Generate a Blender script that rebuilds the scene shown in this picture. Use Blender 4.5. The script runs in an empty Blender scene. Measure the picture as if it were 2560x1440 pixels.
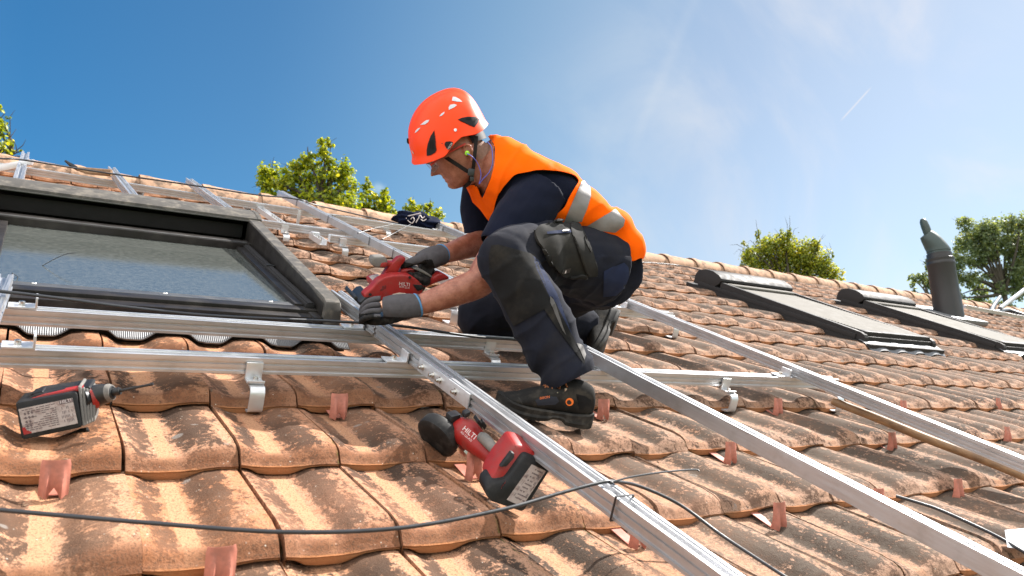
import bpy, bmesh, math, random
import numpy as np
from math import sin, cos, pi, radians, sqrt, exp, atan2, asin
from mathutils import Vector as V, Matrix, noise

random.seed(11)
sc = bpy.context.scene
COL = sc.collection

# ---------------------------------------------------------------- roof frame
# Everything on the roof is laid out in roof coordinates (u along the courses,
# v up the slope, n out of the slope); RM carries them into the world.
PITCH = radians(26)
RM = Matrix.Translation((0, 0, 5)) @ Matrix.Rotation(PITCH, 4, 'X')
RMI = RM.inverted()
TW, TE = 0.205, 0.333284                     # tile width, course spacing

# ---------------------------------------------------------------- camera
FPX = 1904.6
CAMC = V((-0.177809, -1.088747, 0.68312))
CR = Matrix(((0.83972760, -0.50367668, 0.20289741),
             (0.08673091, -0.24444857, -0.96577567),
             (0.53603666, 0.82858597, -0.16158587)))
cd = bpy.data.cameras.new('camera')
cam = bpy.data.objects.new('camera', cd)
COL.objects.link(cam)
cd.sensor_width = 36.0
cd.lens = FPX / 2560 * 36
cd.clip_start = 0.05
cd.clip_end = 6000
cm = Matrix((CR[0], -CR[1], -CR[2])).transposed().to_4x4()
cm.translation = CAMC
cam.matrix_world = RM @ cm
cd.dof.use_dof = True
cd.dof.focus_distance = 2.35
cd.dof.aperture_fstop = 7.0
sc.camera = cam

# ---------------------------------------------------------------- sky and sun
SUN_R = V((1.12, 0.52, 1.0)).normalized()
SUN_W = (RM.to_3x3() @ SUN_R).normalized()
w = bpy.data.worlds.new('World')
sc.world = w
w.use_nodes = True
nt = w.node_tree
nt.nodes.clear()


def nd(nt, typ, ins=None, **kw):
    n = nt.nodes.new(typ)
    for k, v in kw.items():
        setattr(n, k, v)
    for k, v in (ins or {}).items():
        s = n.inputs[k]
        if isinstance(v, bpy.types.NodeSocket):
            nt.links.new(v, s)
        else:
            s.default_value = v
    return n


def mth(nt, op, a, b=0.0, c=0.0, clamp=False):
    n = nd(nt, 'ShaderNodeMath', {0: a, 1: b, 2: c}, operation=op)
    n.use_clamp = clamp
    return n.outputs[0]


def mixc(nt, f, a, b, typ='MIX'):
    n = nt.nodes.new('ShaderNodeMix')
    n.data_type = 'RGBA'
    n.blend_type = typ
    for s, v in ((0, f), (6, a), (7, b)):
        if isinstance(v, bpy.types.NodeSocket):
            nt.links.new(v, n.inputs[s])
        else:
            n.inputs[s].default_value = v if s == 0 else (*v[:3], 1)
    return n.outputs[2]


def rng(nt, v, a, b, c=0.0, d=1.0, smooth=True):
    n = nd(nt, 'ShaderNodeMapRange', {0: v, 1: a, 2: b, 3: c, 4: d})
    n.interpolation_type = 'SMOOTHSTEP' if smooth else 'LINEAR'
    return n.outputs[0]


sky = nd(nt, 'ShaderNodeTexSky')
sky.sky_type = 'NISHITA'
sky.sun_disc = False
sky.sun_elevation = asin(SUN_W.z)
sky.sun_rotation = atan2(SUN_W.x, SUN_W.y)
sky.air_density = 1.0
sky.dust_density = 0.35
sky.ozone_density = 2.0
sky.altitude = 300
tc = nd(nt, 'ShaderNodeTexCoord')


def pix_dir(x, y):
    d = CR.transposed() @ V(((x - 1280) / FPX, (y - 720) / FPX, 1))
    return (RM.to_3x3() @ d).normalized()


# thin cirrus towards the right of the sky, a small cumulus puff, two contrails
mp = nd(nt, 'ShaderNodeMapping', {'Vector': tc.outputs['Generated'], 'Rotation': (0.4, 0.5, 0.5), 'Scale': (1.1, 4.2, 2.4)})
n1 = nd(nt, 'ShaderNodeTexNoise', {'Vector': mp.outputs[0], 'Scale': 1.6, 'Detail': 7.0, 'Roughness': 0.55, 'Distortion': 0.5})
cir = rng(nt, n1.outputs[0], 0.45, 0.85)
ax = pix_dir(2900, 560)
dt = nd(nt, 'ShaderNodeVectorMath', {0: tc.outputs['Generated'], 1: ax}, operation='DOT_PRODUCT').outputs['Value']
side = rng(nt, dt, 0.70, 0.97)
veil = mth(nt, 'MULTIPLY', rng(nt, dt, 0.50, 1.0), 0.40)
cf = mth(nt, 'ADD', mth(nt, 'MULTIPLY', mth(nt, 'MULTIPLY', cir, side), 0.62), veil, clamp=True)


def streak(p, q, wd, amt):
    a, b = pix_dir(*p), pix_dir(*q)
    nn = a.cross(b).normalized()
    mid = (a + b).normalized()
    half = a.dot(mid)
    d1 = nd(nt, 'ShaderNodeVectorMath', {0: tc.outputs['Generated'], 1: nn}, operation='DOT_PRODUCT').outputs['Value']
    d2 = nd(nt, 'ShaderNodeVectorMath', {0: tc.outputs['Generated'], 1: mid}, operation='DOT_PRODUCT').outputs['Value']
    f1 = rng(nt, mth(nt, 'ABSOLUTE', d1), wd, 0.0)
    f2 = rng(nt, d2, half, half + (1 - half) * 0.7)
    return mth(nt, 'MULTIPLY', mth(nt, 'MULTIPLY', f1, f2), amt)


cf = mth(nt, 'ADD', cf, streak((2098, 306), (2182, 214), 0.0016, 0.4), clamp=True)
cf = mth(nt, 'ADD', cf, streak((1560, 420), (1760, -60), 0.012, 0.07), clamp=True)
pd = pix_dir(950, 472)
dv = nd(nt, 'ShaderNodeVectorMath', {0: tc.outputs['Generated'], 1: pd}, operation='DISTANCE').outputs['Value']
n2 = nd(nt, 'ShaderNodeTexNoise', {'Vector': tc.outputs['Generated'], 'Scale': 60.0, 'Detail': 4.0})
puff = rng(nt, mth(nt, 'ADD', dv, mth(nt, 'MULTIPLY', n2.outputs[0], 0.016)), 0.021, 0.009)
cf = mth(nt, 'ADD', cf, mth(nt, 'MULTIPLY', puff, 0.62), clamp=True)
skc = mixc(nt, 1.0, sky.outputs[0], (0.70, 0.95, 1.02), 'MULTIPLY')
cc = mixc(nt, cf, skc, (4.6, 5.4, 6.3))
# deep blue away from the sun, milky towards it
gr_ = nd(nt, 'ShaderNodeValToRGB', {0: dt})
el = gr_.color_ramp.elements
el[0].position, el[0].color = 0.0, (0.36, 0.50, 0.55, 1)
el[1].position, el[1].color = 0.97, (0.61, 0.51, 0.455, 1)
for p_, c_ in ((0.30, (0.20, 0.375, 0.44, 1)), (0.52, (0.29, 0.385, 0.41, 1)), (0.74, (0.43, 0.44, 0.41, 1)), (0.89, (0.52, 0.46, 0.425, 1))):
    k_ = el.new(p_)
    k_.color = c_
cc = mixc(nt, 1.0, cc, gr_.outputs[0], 'MULTIPLY')
# unseen white cloud added behind the camera as neutral fill for shaded sides
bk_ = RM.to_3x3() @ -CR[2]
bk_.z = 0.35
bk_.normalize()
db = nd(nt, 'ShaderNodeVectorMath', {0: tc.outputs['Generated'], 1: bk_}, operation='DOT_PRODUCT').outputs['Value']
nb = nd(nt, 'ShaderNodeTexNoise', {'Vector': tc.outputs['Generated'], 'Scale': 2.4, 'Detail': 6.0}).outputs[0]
fill_cl = mth(nt, 'MULTIPLY', rng(nt, db, -0.05, 0.35), rng(nt, nb, 0.36, 0.52))
cc = mixc(nt, fill_cl, cc, (7.3, 7.25, 7.2))
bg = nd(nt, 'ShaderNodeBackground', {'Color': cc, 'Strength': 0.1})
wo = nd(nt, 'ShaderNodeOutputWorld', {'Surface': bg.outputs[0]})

sl = bpy.data.lights.new('sun', 'SUN')
sl.energy = 3.7
sl.angle = radians(0.5)
sl.color = (1.0, 0.955, 0.90)
so = bpy.data.objects.new('sun', sl)
COL.objects.link(so)
so.rotation_euler = SUN_W.to_track_quat('Z', 'Y').to_euler()
so.location = (6, 0, 14)

sc.view_settings.view_transform = 'Standard'
sc.view_settings.look = 'None'
sc.view_settings.exposure = 1.72
sc.view_settings.gamma = 1.0


# ---------------------------------------------------------------- pixel helpers (points on real surfaces)
def ray(x, y):
    return CR.transposed() @ V(((x - 1280) / FPX, (y - 720) / FPX, 1))


def at_n(x, y, n):
    d = ray(x, y)
    return CAMC + d * ((n - CAMC.z) / d.z)


def at_v(x, y, v):
    d = ray(x, y)
    return CAMC + d * ((v - CAMC.y) / d.y)


def at_z(x, y, z):
    return CAMC + ray(x, y) * z


def to_px(p):
    q = CR @ (p - CAMC)
    return 1280 + FPX * q.x / q.z, 720 + FPX * q.y / q.z, q.z


# ---------------------------------------------------------------- mesh helpers
BASE = {}


class MB:
    def __init__(s):
        s.bm = bmesh.new()

    def face(s, vs, mi=0):
        try:
            f = s.bm.faces.new(vs)
            f.material_index = mi
            return f
        except ValueError:
            return None

    def grid(s, pts, cu=False, cv=False, mi=0):
        vs = [[s.bm.verts.new(p) for p in row] for row in pts]
        nu, nv = len(vs), len(vs[0])
        for i in range(nu if cu else nu - 1):
            for j in range(nv if cv else nv - 1):
                s.face((vs[i][j], vs[(i + 1) % nu][j], vs[(i + 1) % nu][(j + 1) % nv], vs[i][(j + 1) % nv]), mi)
        return vs

    def loft(s, rings, cap=True, mi=0):
        vs = s.grid(rings, cv=True, mi=mi)
        if cap:
            s.face(vs[0][::-1], mi)
            s.face(vs[-1], mi)
        return vs

    def tube(s, path, r, seg=10, cap=True, mi=0):
        path = [V(p) for p in path]
        n = len(path)
        rings = []
        t0 = (path[1] - path[0]).normalized()
        up = t0.orthogonal().normalized()
        for i in range(n):
            t = (path[min(i + 1, n - 1)] - path[max(i - 1, 0)]).normalized()
            up = (up - t * up.dot(t)).normalized()
            b = t.cross(up)
            rr = r[i] if isinstance(r, (list, tuple)) else r
            ra, rb = rr if isinstance(rr, (list, tuple)) else (rr, rr)
            rings.append([path[i] + up * (ra * cos(a)) + b * (rb * sin(a)) for a in [2 * pi * k / seg for k in range(seg)]])
        return s.loft(rings, cap, mi)

    def box(s, c, x, y, z, bev=0.0, seg=2, mi=0):
        """box about c with full-size edge vectors x, y, z"""
        c, x, y, z = V(c), V(x) / 2, V(y) / 2, V(z) / 2
        vs = [s.bm.verts.new(c + x * i + y * j + z * k) for i in (-1, 1) for j in (-1, 1) for k in (-1, 1)]
        fs = []
        for q in ((0, 1, 3, 2), (4, 6, 7, 5), (0, 4, 5, 1), (2, 3, 7, 6), (0, 2, 6, 4), (1, 5, 7, 3)):
            fs.append(s.face([vs[i] for i in q], mi))
        if x.cross(y).dot(z) < 0:
            bmesh.ops.reverse_faces(s.bm, faces=fs)
        if bev:
            es = list({e for f in fs for e in f.edges})
            r = bmesh.ops.bevel(s.bm, geom=es, offset=bev, segments=seg, profile=0.6, affect='EDGES')
            for f in r['faces']:
                f.material_index = mi
        return vs

    def bx(s, u0, u1, v0, v1, n0, n1, bev=0.0, mi=0):
        return s.box(((u0 + u1) / 2, (v0 + v1) / 2, (n0 + n1) / 2), (u1 - u0, 0, 0), (0, v1 - v0, 0), (0, 0, n1 - n0), bev, mi=mi)

    def prism(s, poly, o, x, y, d, bev=0.0, mi=0, seg=2):
        """2-D outline poly in the frame (o, x, y) swept along d"""
        o, x, y, d = V(o), V(x), V(y), V(d)
        a = [s.bm.verts.new(o + x * p[0] + y * p[1]) for p in poly]
        b = [s.bm.verts.new(o + x * p[0] + y * p[1] + d) for p in poly]
        n = len(poly)
        fs = [s.face(a[::-1], mi), s.face(b, mi)]
        for i in range(n):
            fs.append(s.face((a[i], a[(i + 1) % n], b[(i + 1) % n], b[i]), mi))
        fs = [f for f in fs if f]
        bmesh.ops.recalc_face_normals(s.bm, faces=fs)
        if bev:
            es = list({e for f in fs[:2] for e in f.edges})
            r = bmesh.ops.bevel(s.bm, geom=es, offset=bev, segments=seg, profile=0.6, affect='EDGES')
            for f in r['faces']:
                f.material_index = mi
        return fs

    def cyl(s, p0, p1, r0, r1=None, seg=20, mi=0):
        return s.tube([p0, p1], [r0, r1 if r1 is not None else r0], seg, mi=mi)

    def ball(s, c, rx, ry=None, rz=None, ax=None, nu=12, nv=18, mi=0):
        ry = ry or rx
        rz = rz or rx
        X, Y, Z = ax or (V((1, 0, 0)), V((0, 1, 0)), V((0, 0, 1)))
        rings = []
        for i in range(1, nu):
            a = pi * i / nu
            rings.append([V(c) + Z * (rz * cos(a)) + X * (rx * sin(a) * cos(b)) + Y * (ry * sin(a) * sin(b)) for b in [2 * pi * k / nv for k in range(nv)]])
        s.loft(rings, mi=mi)


def cat_rom(pts, k=6):
    """smooth path through points (any tuples of floats)"""
    P = [np.array(p, float) for p in pts]
    P = [2 * P[0] - P[1]] + P + [2 * P[-1] - P[-2]]
    out = []
    for i in range(1, len(P) - 2):
        for j in range(k):
            t = j / k
            a, b, c, d = P[i - 1:i + 3]
            out.append(0.5 * (2 * b + (c - a) * t + (2 * a - 5 * b + 4 * c - d) * t * t + (3 * b - a - 3 * c + d) * t ** 3))
    out.append(P[-2])
    return out


def spath(pts, k=6):
    return [V(p) for p in cat_rom(pts, k)]


def fin(me, smooth=40):
    if smooth:
        me.shade_smooth()
        me.set_sharp_from_angle(angle=radians(smooth))


def link(name, me, mats, parent=None):
    o = bpy.data.objects.new(name, me)
    COL.objects.link(o)
    for m in (mats if isinstance(mats, (list, tuple)) else [mats]):
        me.materials.append(m)
    if parent is not None:
        o.parent = parent
    return o


def root_base(o):
    while o.parent is not None:
        o = o.parent
    return BASE[o.name]


def tomesh(mb, base, name, smooth=40):
    me = bpy.data.meshes.new(name)
    if base is not None:
        bmesh.ops.translate(mb.bm, verts=mb.bm.verts, vec=-base)
    mb.bm.normal_update()
    mb.bm.to_mesh(me)
    mb.bm.free()
    fin(me, smooth)
    return me


def tag(o, label=None, cat=None, group=None, kind=None):
    if label: o['label'] = label
    if cat: o['category'] = cat
    if group: o['group'] = group
    if kind: o['kind'] = kind


def thing(name, label, cat, base, group=None):
    o = bpy.data.objects.new(name, None)
    o.empty_display_size = 0.05
    COL.objects.link(o)
    o.matrix_world = RM @ Matrix.Translation(base)
    BASE[o.name] = V(base)
    tag(o, label, cat, group)
    return o


def part(name, mb, mats, parent, label=None, smooth=40):
    me = mb if isinstance(mb, bpy.types.Mesh) else tomesh(mb, root_base(parent), name, smooth)
    o = link(name, me, mats, parent)
    if label: o['label'] = label
    return o


def single(name, mb, mats, label, cat, base, group=None, smooth=40):
    me = tomesh(mb, V(base), name, smooth)
    o = link(name, me, mats)
    o.matrix_world = RM @ Matrix.Translation(base)
    BASE[o.name] = V(base)
    tag(o, label, cat, group)
    return o


def copy_thing(src, base, rot=None):
    """a thing, its parts and their sub-parts"""
    c = src.copy()
    COL.objects.link(c)
    c.matrix_world = RM @ Matrix.Translation(base) @ (rot or Matrix())
    BASE[c.name] = V(base)
    for ch in list(src.children):
        d = ch.copy()
        COL.objects.link(d)
        d.parent = c
        for g in list(ch.children):
            e = g.copy()
            COL.objects.link(e)
            e.parent = d
    return c


def remesh(mb, voxel, smooth=4, fac=0.5):
    """fuse overlapping lofts into one continuous skin (same coordinates)"""
    me = bpy.data.meshes.new('tmp')
    bmesh.ops.recalc_face_normals(mb.bm, faces=mb.bm.faces)
    mb.bm.to_mesh(me)
    mb.bm.free()
    o = bpy.data.objects.new('tmp', me)
    COL.objects.link(o)
    m = o.modifiers.new('r', 'REMESH')
    m.mode = 'VOXEL'
    m.voxel_size = voxel
    m.adaptivity = 0
    if smooth:
        m2 = o.modifiers.new('s', 'SMOOTH')
        m2.iterations = smooth
        m2.factor = fac
    dg = bpy.context.evaluated_depsgraph_get()
    dg.update()
    me2 = bpy.data.meshes.new_from_object(o.evaluated_get(dg))
    bpy.data.objects.remove(o)
    out = MB()
    out.bm.from_mesh(me2)
    bpy.data.meshes.remove(me2)
    out.bm.normal_update()
    return out


def thicken(bm, t):
    """give a sheet its thickness (inwards, along the vertex normals)"""
    bm.normal_update()
    fs = bm.faces[:]
    lo = {v: bm.verts.new(v.co - v.normal * t) for f in fs for v in f.verts}
    for f in fs:
        g = bm.faces.new([lo[v] for v in reversed(f.verts)])
        g.material_index = f.material_index
    for e in {e for f in fs for e in f.edges}:
        if len(e.link_faces) == 1:
            f = e.link_faces[0]
            for l in f.loops:
                if l.edge == e:
                    a, b = l.vert, l.link_loop_next.vert
                    try:
                        g = bm.faces.new([b, a, lo[a], lo[b]])
                        g.material_index = f.material_index
                    except ValueError:
                        pass


def smooth_edges(bm, test, it=6):
    """relax the vertices along selected edges so that cut lines run clean"""
    nb = {}
    for e in bm.edges:
        if test(e):
            a, b = e.verts
            nb.setdefault(a, []).append(b)
            nb.setdefault(b, []).append(a)
    for _ in range(it):
        new = {}
        for v, l in nb.items():
            if len(l) == 2:
                new[v] = v.co * 0.4 + (l[0].co + l[1].co) * 0.3
        for v, c in new.items():
            v.co = c


def inside(x, y, poly):
    r = False
    j = len(poly) - 1
    for i in range(len(poly)):
        xi, yi = poly[i]
        xj, yj = poly[j]
        if (yi > y) != (yj > y) and x < (xj - xi) * (y - yi) / (yj - yi) + xi:
            r = not r
        j = i
    return r


def text_mb(body, size, o, x, y, depth=0.0006, mi=0, mb=None):
    """raised lettering in the frame (o, x, y)"""
    cu = bpy.data.curves.new('t', 'FONT')
    cu.body = body
    cu.size = size
    cu.extrude = 0.0
    cu.align_x = 'CENTER'
    cu.align_y = 'CENTER'
    cu.resolution_u = 3
    ob = bpy.data.objects.new('t', cu)
    COL.objects.link(ob)
    dg = bpy.context.evaluated_depsgraph_get()
    dg.update()
    me = bpy.data.meshes.new_from_object(ob.evaluated_get(dg))
    bpy.data.objects.remove(ob)
    mb = mb or MB()
    x, y = V(x).normalized(), V(y).normalized()
    z = x.cross(y)
    vs = [mb.bm.verts.new(V(o) + x * v.co.x + y * v.co.y + z * depth) for v in me.vertices]
    for p in me.polygons:
        mb.face([vs[i] for i in p.vertices], mi)
    bpy.data.meshes.remove(me)
    return mb


# ---------------------------------------------------------------- materials
def mat(name, col=(0.5, 0.5, 0.5), rough=0.5, metal=0.0, var=0.0, vscale=30.0, bump=0.0, bscale=200.0, spec=0.5, stretch=None, dirt=None, dscale=12.0, damt=0.5, fn=None):
    m = bpy.data.materials.new(name)
    m.use_nodes = True
    nt = m.node_tree
    b = nt.nodes['Principled BSDF']
    b.inputs['Roughness'].default_value = rough
    b.inputs['Metallic'].default_value = metal
    b.inputs['Specular IOR Level'].default_value = spec
    tcn = nd(nt, 'ShaderNodeTexCoord')
    vec = tcn.outputs['Object']
    if stretch:
        vec = nd(nt, 'ShaderNodeMapping', {'Vector': vec, 'Scale': stretch}).outputs[0]
    c = nd(nt, 'ShaderNodeRGB').outputs[0]
    c.default_value = (*col, 1)
    if var:
        n = nd(nt, 'ShaderNodeTexNoise', {'Vector': vec, 'Scale': vscale, 'Detail': 5.0, 'Roughness': 0.6})
        f = rng(nt, n.outputs[0], 0.25, 0.75)
        c = mixc(nt, f, tuple(x * (1 - var) for x in col), tuple(min(1, x * (1 + var)) for x in col))
        rr = rng(nt, n.outputs[0], 0.2, 0.8, max(0.02, rough - 0.12), min(1, rough + 0.12))
        nt.links.new(rr, b.inputs['Roughness'])
    if dirt:
        n = nd(nt, 'ShaderNodeTexNoise', {'Vector': tcn.outputs['Object'], 'Scale': dscale, 'Detail': 8.0, 'Roughness': 0.65})
        f = mth(nt, 'MULTIPLY', rng(nt, n.outputs[0], 0.45, 0.68), damt)
        c = mixc(nt, f, c, dirt)
    nt.links.new(c, b.inputs['Base Color'])
    if bump:
        n = nd(nt, 'ShaderNodeTexNoise', {'Vector': vec, 'Scale': bscale, 'Detail': 4.0})
        bp_ = nd(nt, 'ShaderNodeBump', {'Height': n.outputs[0], 'Strength': bump, 'Distance': 0.002})
        nt.links.new(bp_.outputs[0], b.inputs['Normal'])
    if fn: fn(nt, b, tcn)
    return m


M = {}
M['alu'] = mat('aluminium', (0.50, 0.505, 0.52), 0.38, 0.8, var=0.05, vscale=8.0, stretch=(30, 1.0, 30), bump=0.08, bscale=60, dirt=(0.34, 0.33, 0.32), dscale=14, damt=0.4)
M['alu_u'] = mat('aluminium_lengthwise', (0.60, 0.605, 0.62), 0.38, 0.75, var=0.05, vscale=8.0, stretch=(1.0, 30, 30), bump=0.08, bscale=60, dirt=(0.34, 0.33, 0.32), dscale=20, damt=0.25)
M['alu_hook'] = mat('cast_aluminium', (0.64, 0.645, 0.66), 0.45, 0.7, var=0.03, vscale=60.0, bump=0.1, bscale=300)
M['steel'] = mat('steel_bolt', (0.62, 0.60, 0.56), 0.28, 1.0, var=0.1, vscale=90)
M['copper'] = mat('tile_red_coated_hook', (0.44, 0.165, 0.118), 0.42, 0.0, spec=.2, var=0.16, vscale=40, dirt=(0.20, 0.10, 0.08), dscale=60, damt=0.4)
M['black_rubber'] = mat('black_cable', (0.022, 0.023, 0.027), 0.42, var=0.15, vscale=50)
M['zip'] = mat('zip_tie_plastic', (0.012, 0.012, 0.013), 0.4)


def tile_nodes(nt, b, tcn):
    P = tcn.outputs['Object']
    uv = nd(nt, 'ShaderNodeUVMap', uv_map='tile')
    sx = nd(nt, 'ShaderNodeSeparateXYZ', {0: uv.outputs[0]})
    s, t = sx.outputs[0], sx.outputs[1]
    rnd = nd(nt, 'ShaderNodeAttribute', attribute_name='rnd').outputs['Fac']
    px = nd(nt, 'ShaderNodeSeparateXYZ', {0: P}).outputs[0]
    pv = nd(nt, 'ShaderNodeSeparateXYZ', {0: P}).outputs[1]
    off = nd(nt, 'ShaderNodeCombineXYZ', {0: mth(nt, 'MULTIPLY', rnd, 37.0), 1: mth(nt, 'MULTIPLY', rnd, 91.0), 2: 0.0}).outputs[0]
    Q = nd(nt, 'ShaderNodeVectorMath', {0: P, 1: off}, operation='ADD').outputs[0]
    # clay colour, tile by tile; the right of the roof is greyer with old lichen
    cr = nd(nt, 'ShaderNodeValToRGB', {0: rnd})
    e = cr.color_ramp.elements
    pn = nd(nt, 'ShaderNodeAttribute', attribute_name='hgt').outputs['Fac']
    e[0].position, e[0].color = 0.0, (0.37, 0.160, 0.078, 1)
    e[1].position, e[1].color = 1.0, (0.42, 0.200, 0.102, 1)
    for p, c in ((0.3, (0.40, 0.165, 0.072, 1)), (0.6, (0.38, 0.175, 0.098, 1)), (0.8, (0.41, 0.210, 0.122, 1))):
        k = e.new(p)
        k.color = c
    c = cr.outputs[0]
    big = nd(nt, 'ShaderNodeTexNoise', {'Vector': P, 'Scale': 1.1, 'Detail': 3.0}).outputs[0]
    far = mth(nt, 'ADD', mth(nt, 'ADD', px, mth(nt, 'MULTIPLY', pv, 0.12)), mth(nt, 'MULTIPLY', mth(nt, 'SUBTRACT', big, 0.5), 1.2))
    grey = rng(nt, far, 0.2, 1.7, 0.06, 0.92)
    gn = nd(nt, 'ShaderNodeTexNoise', {'Vector': Q, 'Scale': 9.0, 'Detail': 6.0, 'Roughness': 0.6}).outputs[0]
    c = mixc(nt, mth(nt, 'MULTIPLY', grey, rng(nt, gn, 0.3, 0.62, 0.45, 1.0)), c, (0.315, 0.218, 0.162))
    med = nd(nt, 'ShaderNodeTexNoise', {'Vector': Q, 'Scale': 34.0, 'Detail': 8.0, 'Roughness': 0.7}).outputs[0]
    c = mixc(nt, rng(nt, med, 0.35, 0.7, 0.0, 0.35), c, (0.52, 0.32, 0.215))
    # washed pan strip
    wob = mth(nt, 'MULTIPLY', mth(nt, 'SUBTRACT', gn, 0.5), 0.06)
    sw = mth(nt, 'ADD', s, wob)
    strip = mth(nt, 'MULTIPLY', rng(nt, sw, 0.285, 0.305), rng(nt, sw, 0.45, 0.425))
    strip = mth(nt, 'MULTIPLY', strip, rng(nt, grey, 0.0, 0.7, 1.0, 0.35))
    # black lichen: flanks of the roll and the left shoulder, streaked down the slope
    mpq = nd(nt, 'ShaderNodeMapping', {'Vector': Q, 'Scale': (1.0, 0.55, 1.0)}).outputs[0]
    ln = nd(nt, 'ShaderNodeTexNoise', {'Vector': mpq, 'Scale': 17.0, 'Detail': 12.0, 'Roughness': 0.8, 'Distortion': 0.4}).outputs[0]
    ln2 = nd(nt, 'ShaderNodeTexNoise', {'Vector': Q, 'Scale': 70.0, 'Detail': 8.0, 'Roughness': 0.78}).outputs[0]
    flank = mth(nt, 'MULTIPLY', rng(nt, s, 0.45, 0.56), rng(nt, s, 0.95, 0.74))
    left = mth(nt, 'MULTIPLY', rng(nt, s, 0.02, 0.12), rng(nt, s, 0.32, 0.22))
    msk = mth(nt, 'MAXIMUM', flank, mth(nt, 'MULTIPLY', left, 0.75))
    msk = mth(nt, 'MULTIPLY', msk, rng(nt, t, 0.04, 0.2, 0.35, 1.0))
    thr = mth(nt, 'ADD', mth(nt, 'MULTIPLY', ln, 0.50), mth(nt, 'MULTIPLY', ln2, 0.50))
    lev = mth(nt, 'SUBTRACT', mth(nt, 'ADD', thr, mth(nt, 'ADD', mth(nt, 'MULTIPLY', msk, 0.088), 0.018)), mth(nt, 'MULTIPLY', strip, 0.13))
    stain = rng(nt, lev, 0.525, 0.58)
    heavy = nd(nt, 'ShaderNodeTexNoise', {'Vector': P, 'Scale': 2.2, 'Detail': 2.0}).outputs[0]
    stain = mth(nt, 'MULTIPLY', stain, rng(nt, heavy, 0.3, 0.65, 0.55, 1.0))
    c = mixc(nt, mth(nt, 'MULTIPLY', strip, 0.85), c, (0.45, 0.235, 0.13))
    c = mixc(nt, mth(nt, 'MULTIPLY', stain, 0.96), c, (0.022, 0.016, 0.013))
    # brown soiling on the rolled nose
    ap = mth(nt, 'MULTIPLY', rng(nt, t, 0.17, 0.06), mth(nt, 'MULTIPLY', rng(nt, gn, 0.30, 0.60, 0.42, 0.95), rng(nt, grey, 0.0, 1.0, 1.0, 0.25)))
    c = mixc(nt, ap, c, (0.165, 0.070, 0.036))
    # all-over grain: dark pits and pale lichen flecks
    gr = nd(nt, 'ShaderNodeTexNoise', {'Vector': Q, 'Scale': 260.0, 'Detail': 3.0, 'Roughness': 0.7}).outputs[0]
    c = mixc(nt, rng(nt, gr, 0.51, 0.64, 0.0, 0.72), c, (0.085, 0.052, 0.034))
    vo = nd(nt, 'ShaderNodeTexVoronoi', {'Vector': Q, 'Scale': 85.0}).outputs['Distance']
    fl = mth(nt, 'MULTIPLY', rng(nt, vo, 0.16, 0.06), rng(nt, med, 0.52, 0.6))
    c = mixc(nt, mth(nt, 'MULTIPLY', fl, 0.75), c, (0.62, 0.56, 0.47))
    vo2 = nd(nt, 'ShaderNodeTexVoronoi', {'Vector': Q, 'Scale': 13.0}).outputs['Distance']
    gl = mth(nt, 'MULTIPLY', rng(nt, vo2, 0.17, 0.12), rng(nt, gn, 0.57, 0.6))
    c = mixc(nt, mth(nt, 'MULTIPLY', gl, 0.6), c, (0.24, 0.22, 0.2))
    # soot-like film of old lichen where the roof has greyed
    sf_ = mth(nt, 'MULTIPLY', mth(nt, 'MULTIPLY', rng(nt, thr, 0.43, 0.57), grey), rng(nt, t, 0.08, 0.17, 0.06, 0.88))
    c = mixc(nt, sf_, c, (0.105, 0.082, 0.064))
    # moss in the joints
    ms = mth(nt, 'MULTIPLY', rng(nt, s, 0.965, 0.985), rng(nt, heavy, 0.5, 0.62))
    ms = mth(nt, 'MULTIPLY', ms, rng(nt, ln2, 0.45, 0.6))
    c = mixc(nt, mth(nt, 'MULTIPLY', ms, 0.8), c, (0.07, 0.075, 0.015))
    # unweathered clay under the nose of each tile
    nose = rng(nt, pn, -0.004, -0.012, 0.0, 0.75)
    c = mixc(nt, nose, c, (0.40, 0.175, 0.075))
    nt.links.new(c, b.inputs['Base Color'])
    b.inputs['Roughness'].default_value = 0.92
    b.inputs['Specular IOR Level'].default_value = 0.12
    h = mth(nt, 'ADD', mth(nt, 'MULTIPLY', med, 0.6), mth(nt, 'MULTIPLY', gr, 0.4))
    bp_ = nd(nt, 'ShaderNodeBump', {'Height': h, 'Strength': 0.85, 'Distance': 0.005})
    nt.links.new(bp_.outputs[0], b.inputs['Normal'])


M['tile'] = mat('weathered_clay_tile', fn=tile_nodes)
M['ridge'] = mat('ridge_clay', (0.40, 0.25, 0.165), 0.9, spec=.12, var=0.25, vscale=10, bump=0.5, bscale=90, dirt=(0.08, 0.06, 0.045), dscale=14, damt=0.9)
M['wall'] = mat('house_render', (0.62, 0.58, 0.5), 0.9, var=0.08, vscale=3, bump=0.3)
M['ground'] = mat('grass_ground', (0.06, 0.09, 0.025), 0.95, var=0.4, vscale=0.6)
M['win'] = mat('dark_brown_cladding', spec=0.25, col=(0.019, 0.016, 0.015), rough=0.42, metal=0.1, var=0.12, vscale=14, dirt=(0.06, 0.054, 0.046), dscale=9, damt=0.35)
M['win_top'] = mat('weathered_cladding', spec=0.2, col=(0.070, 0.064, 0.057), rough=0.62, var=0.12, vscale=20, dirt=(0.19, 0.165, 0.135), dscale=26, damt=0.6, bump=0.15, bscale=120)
M['win_grey'] = mat('grey_window_metal', (0.030, 0.028, 0.028), 0.6, 0.0, spec=0.12, var=0.1, vscale=14)
M['trim'] = mat('window_trim', (0.16, 0.157, 0.155), 0.38, 0.7, var=0.08, vscale=20, dirt=(0.13, 0.12, 0.1), dscale=20, damt=0.4)
M['lead'] = mat('corrugated_lead_skirt', (0.15, 0.15, 0.155), 0.5, 0.4, var=0.12, vscale=30)
M['seal'] = mat('black_seal', (0.012, 0.012, 0.012), 0.6)


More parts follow.
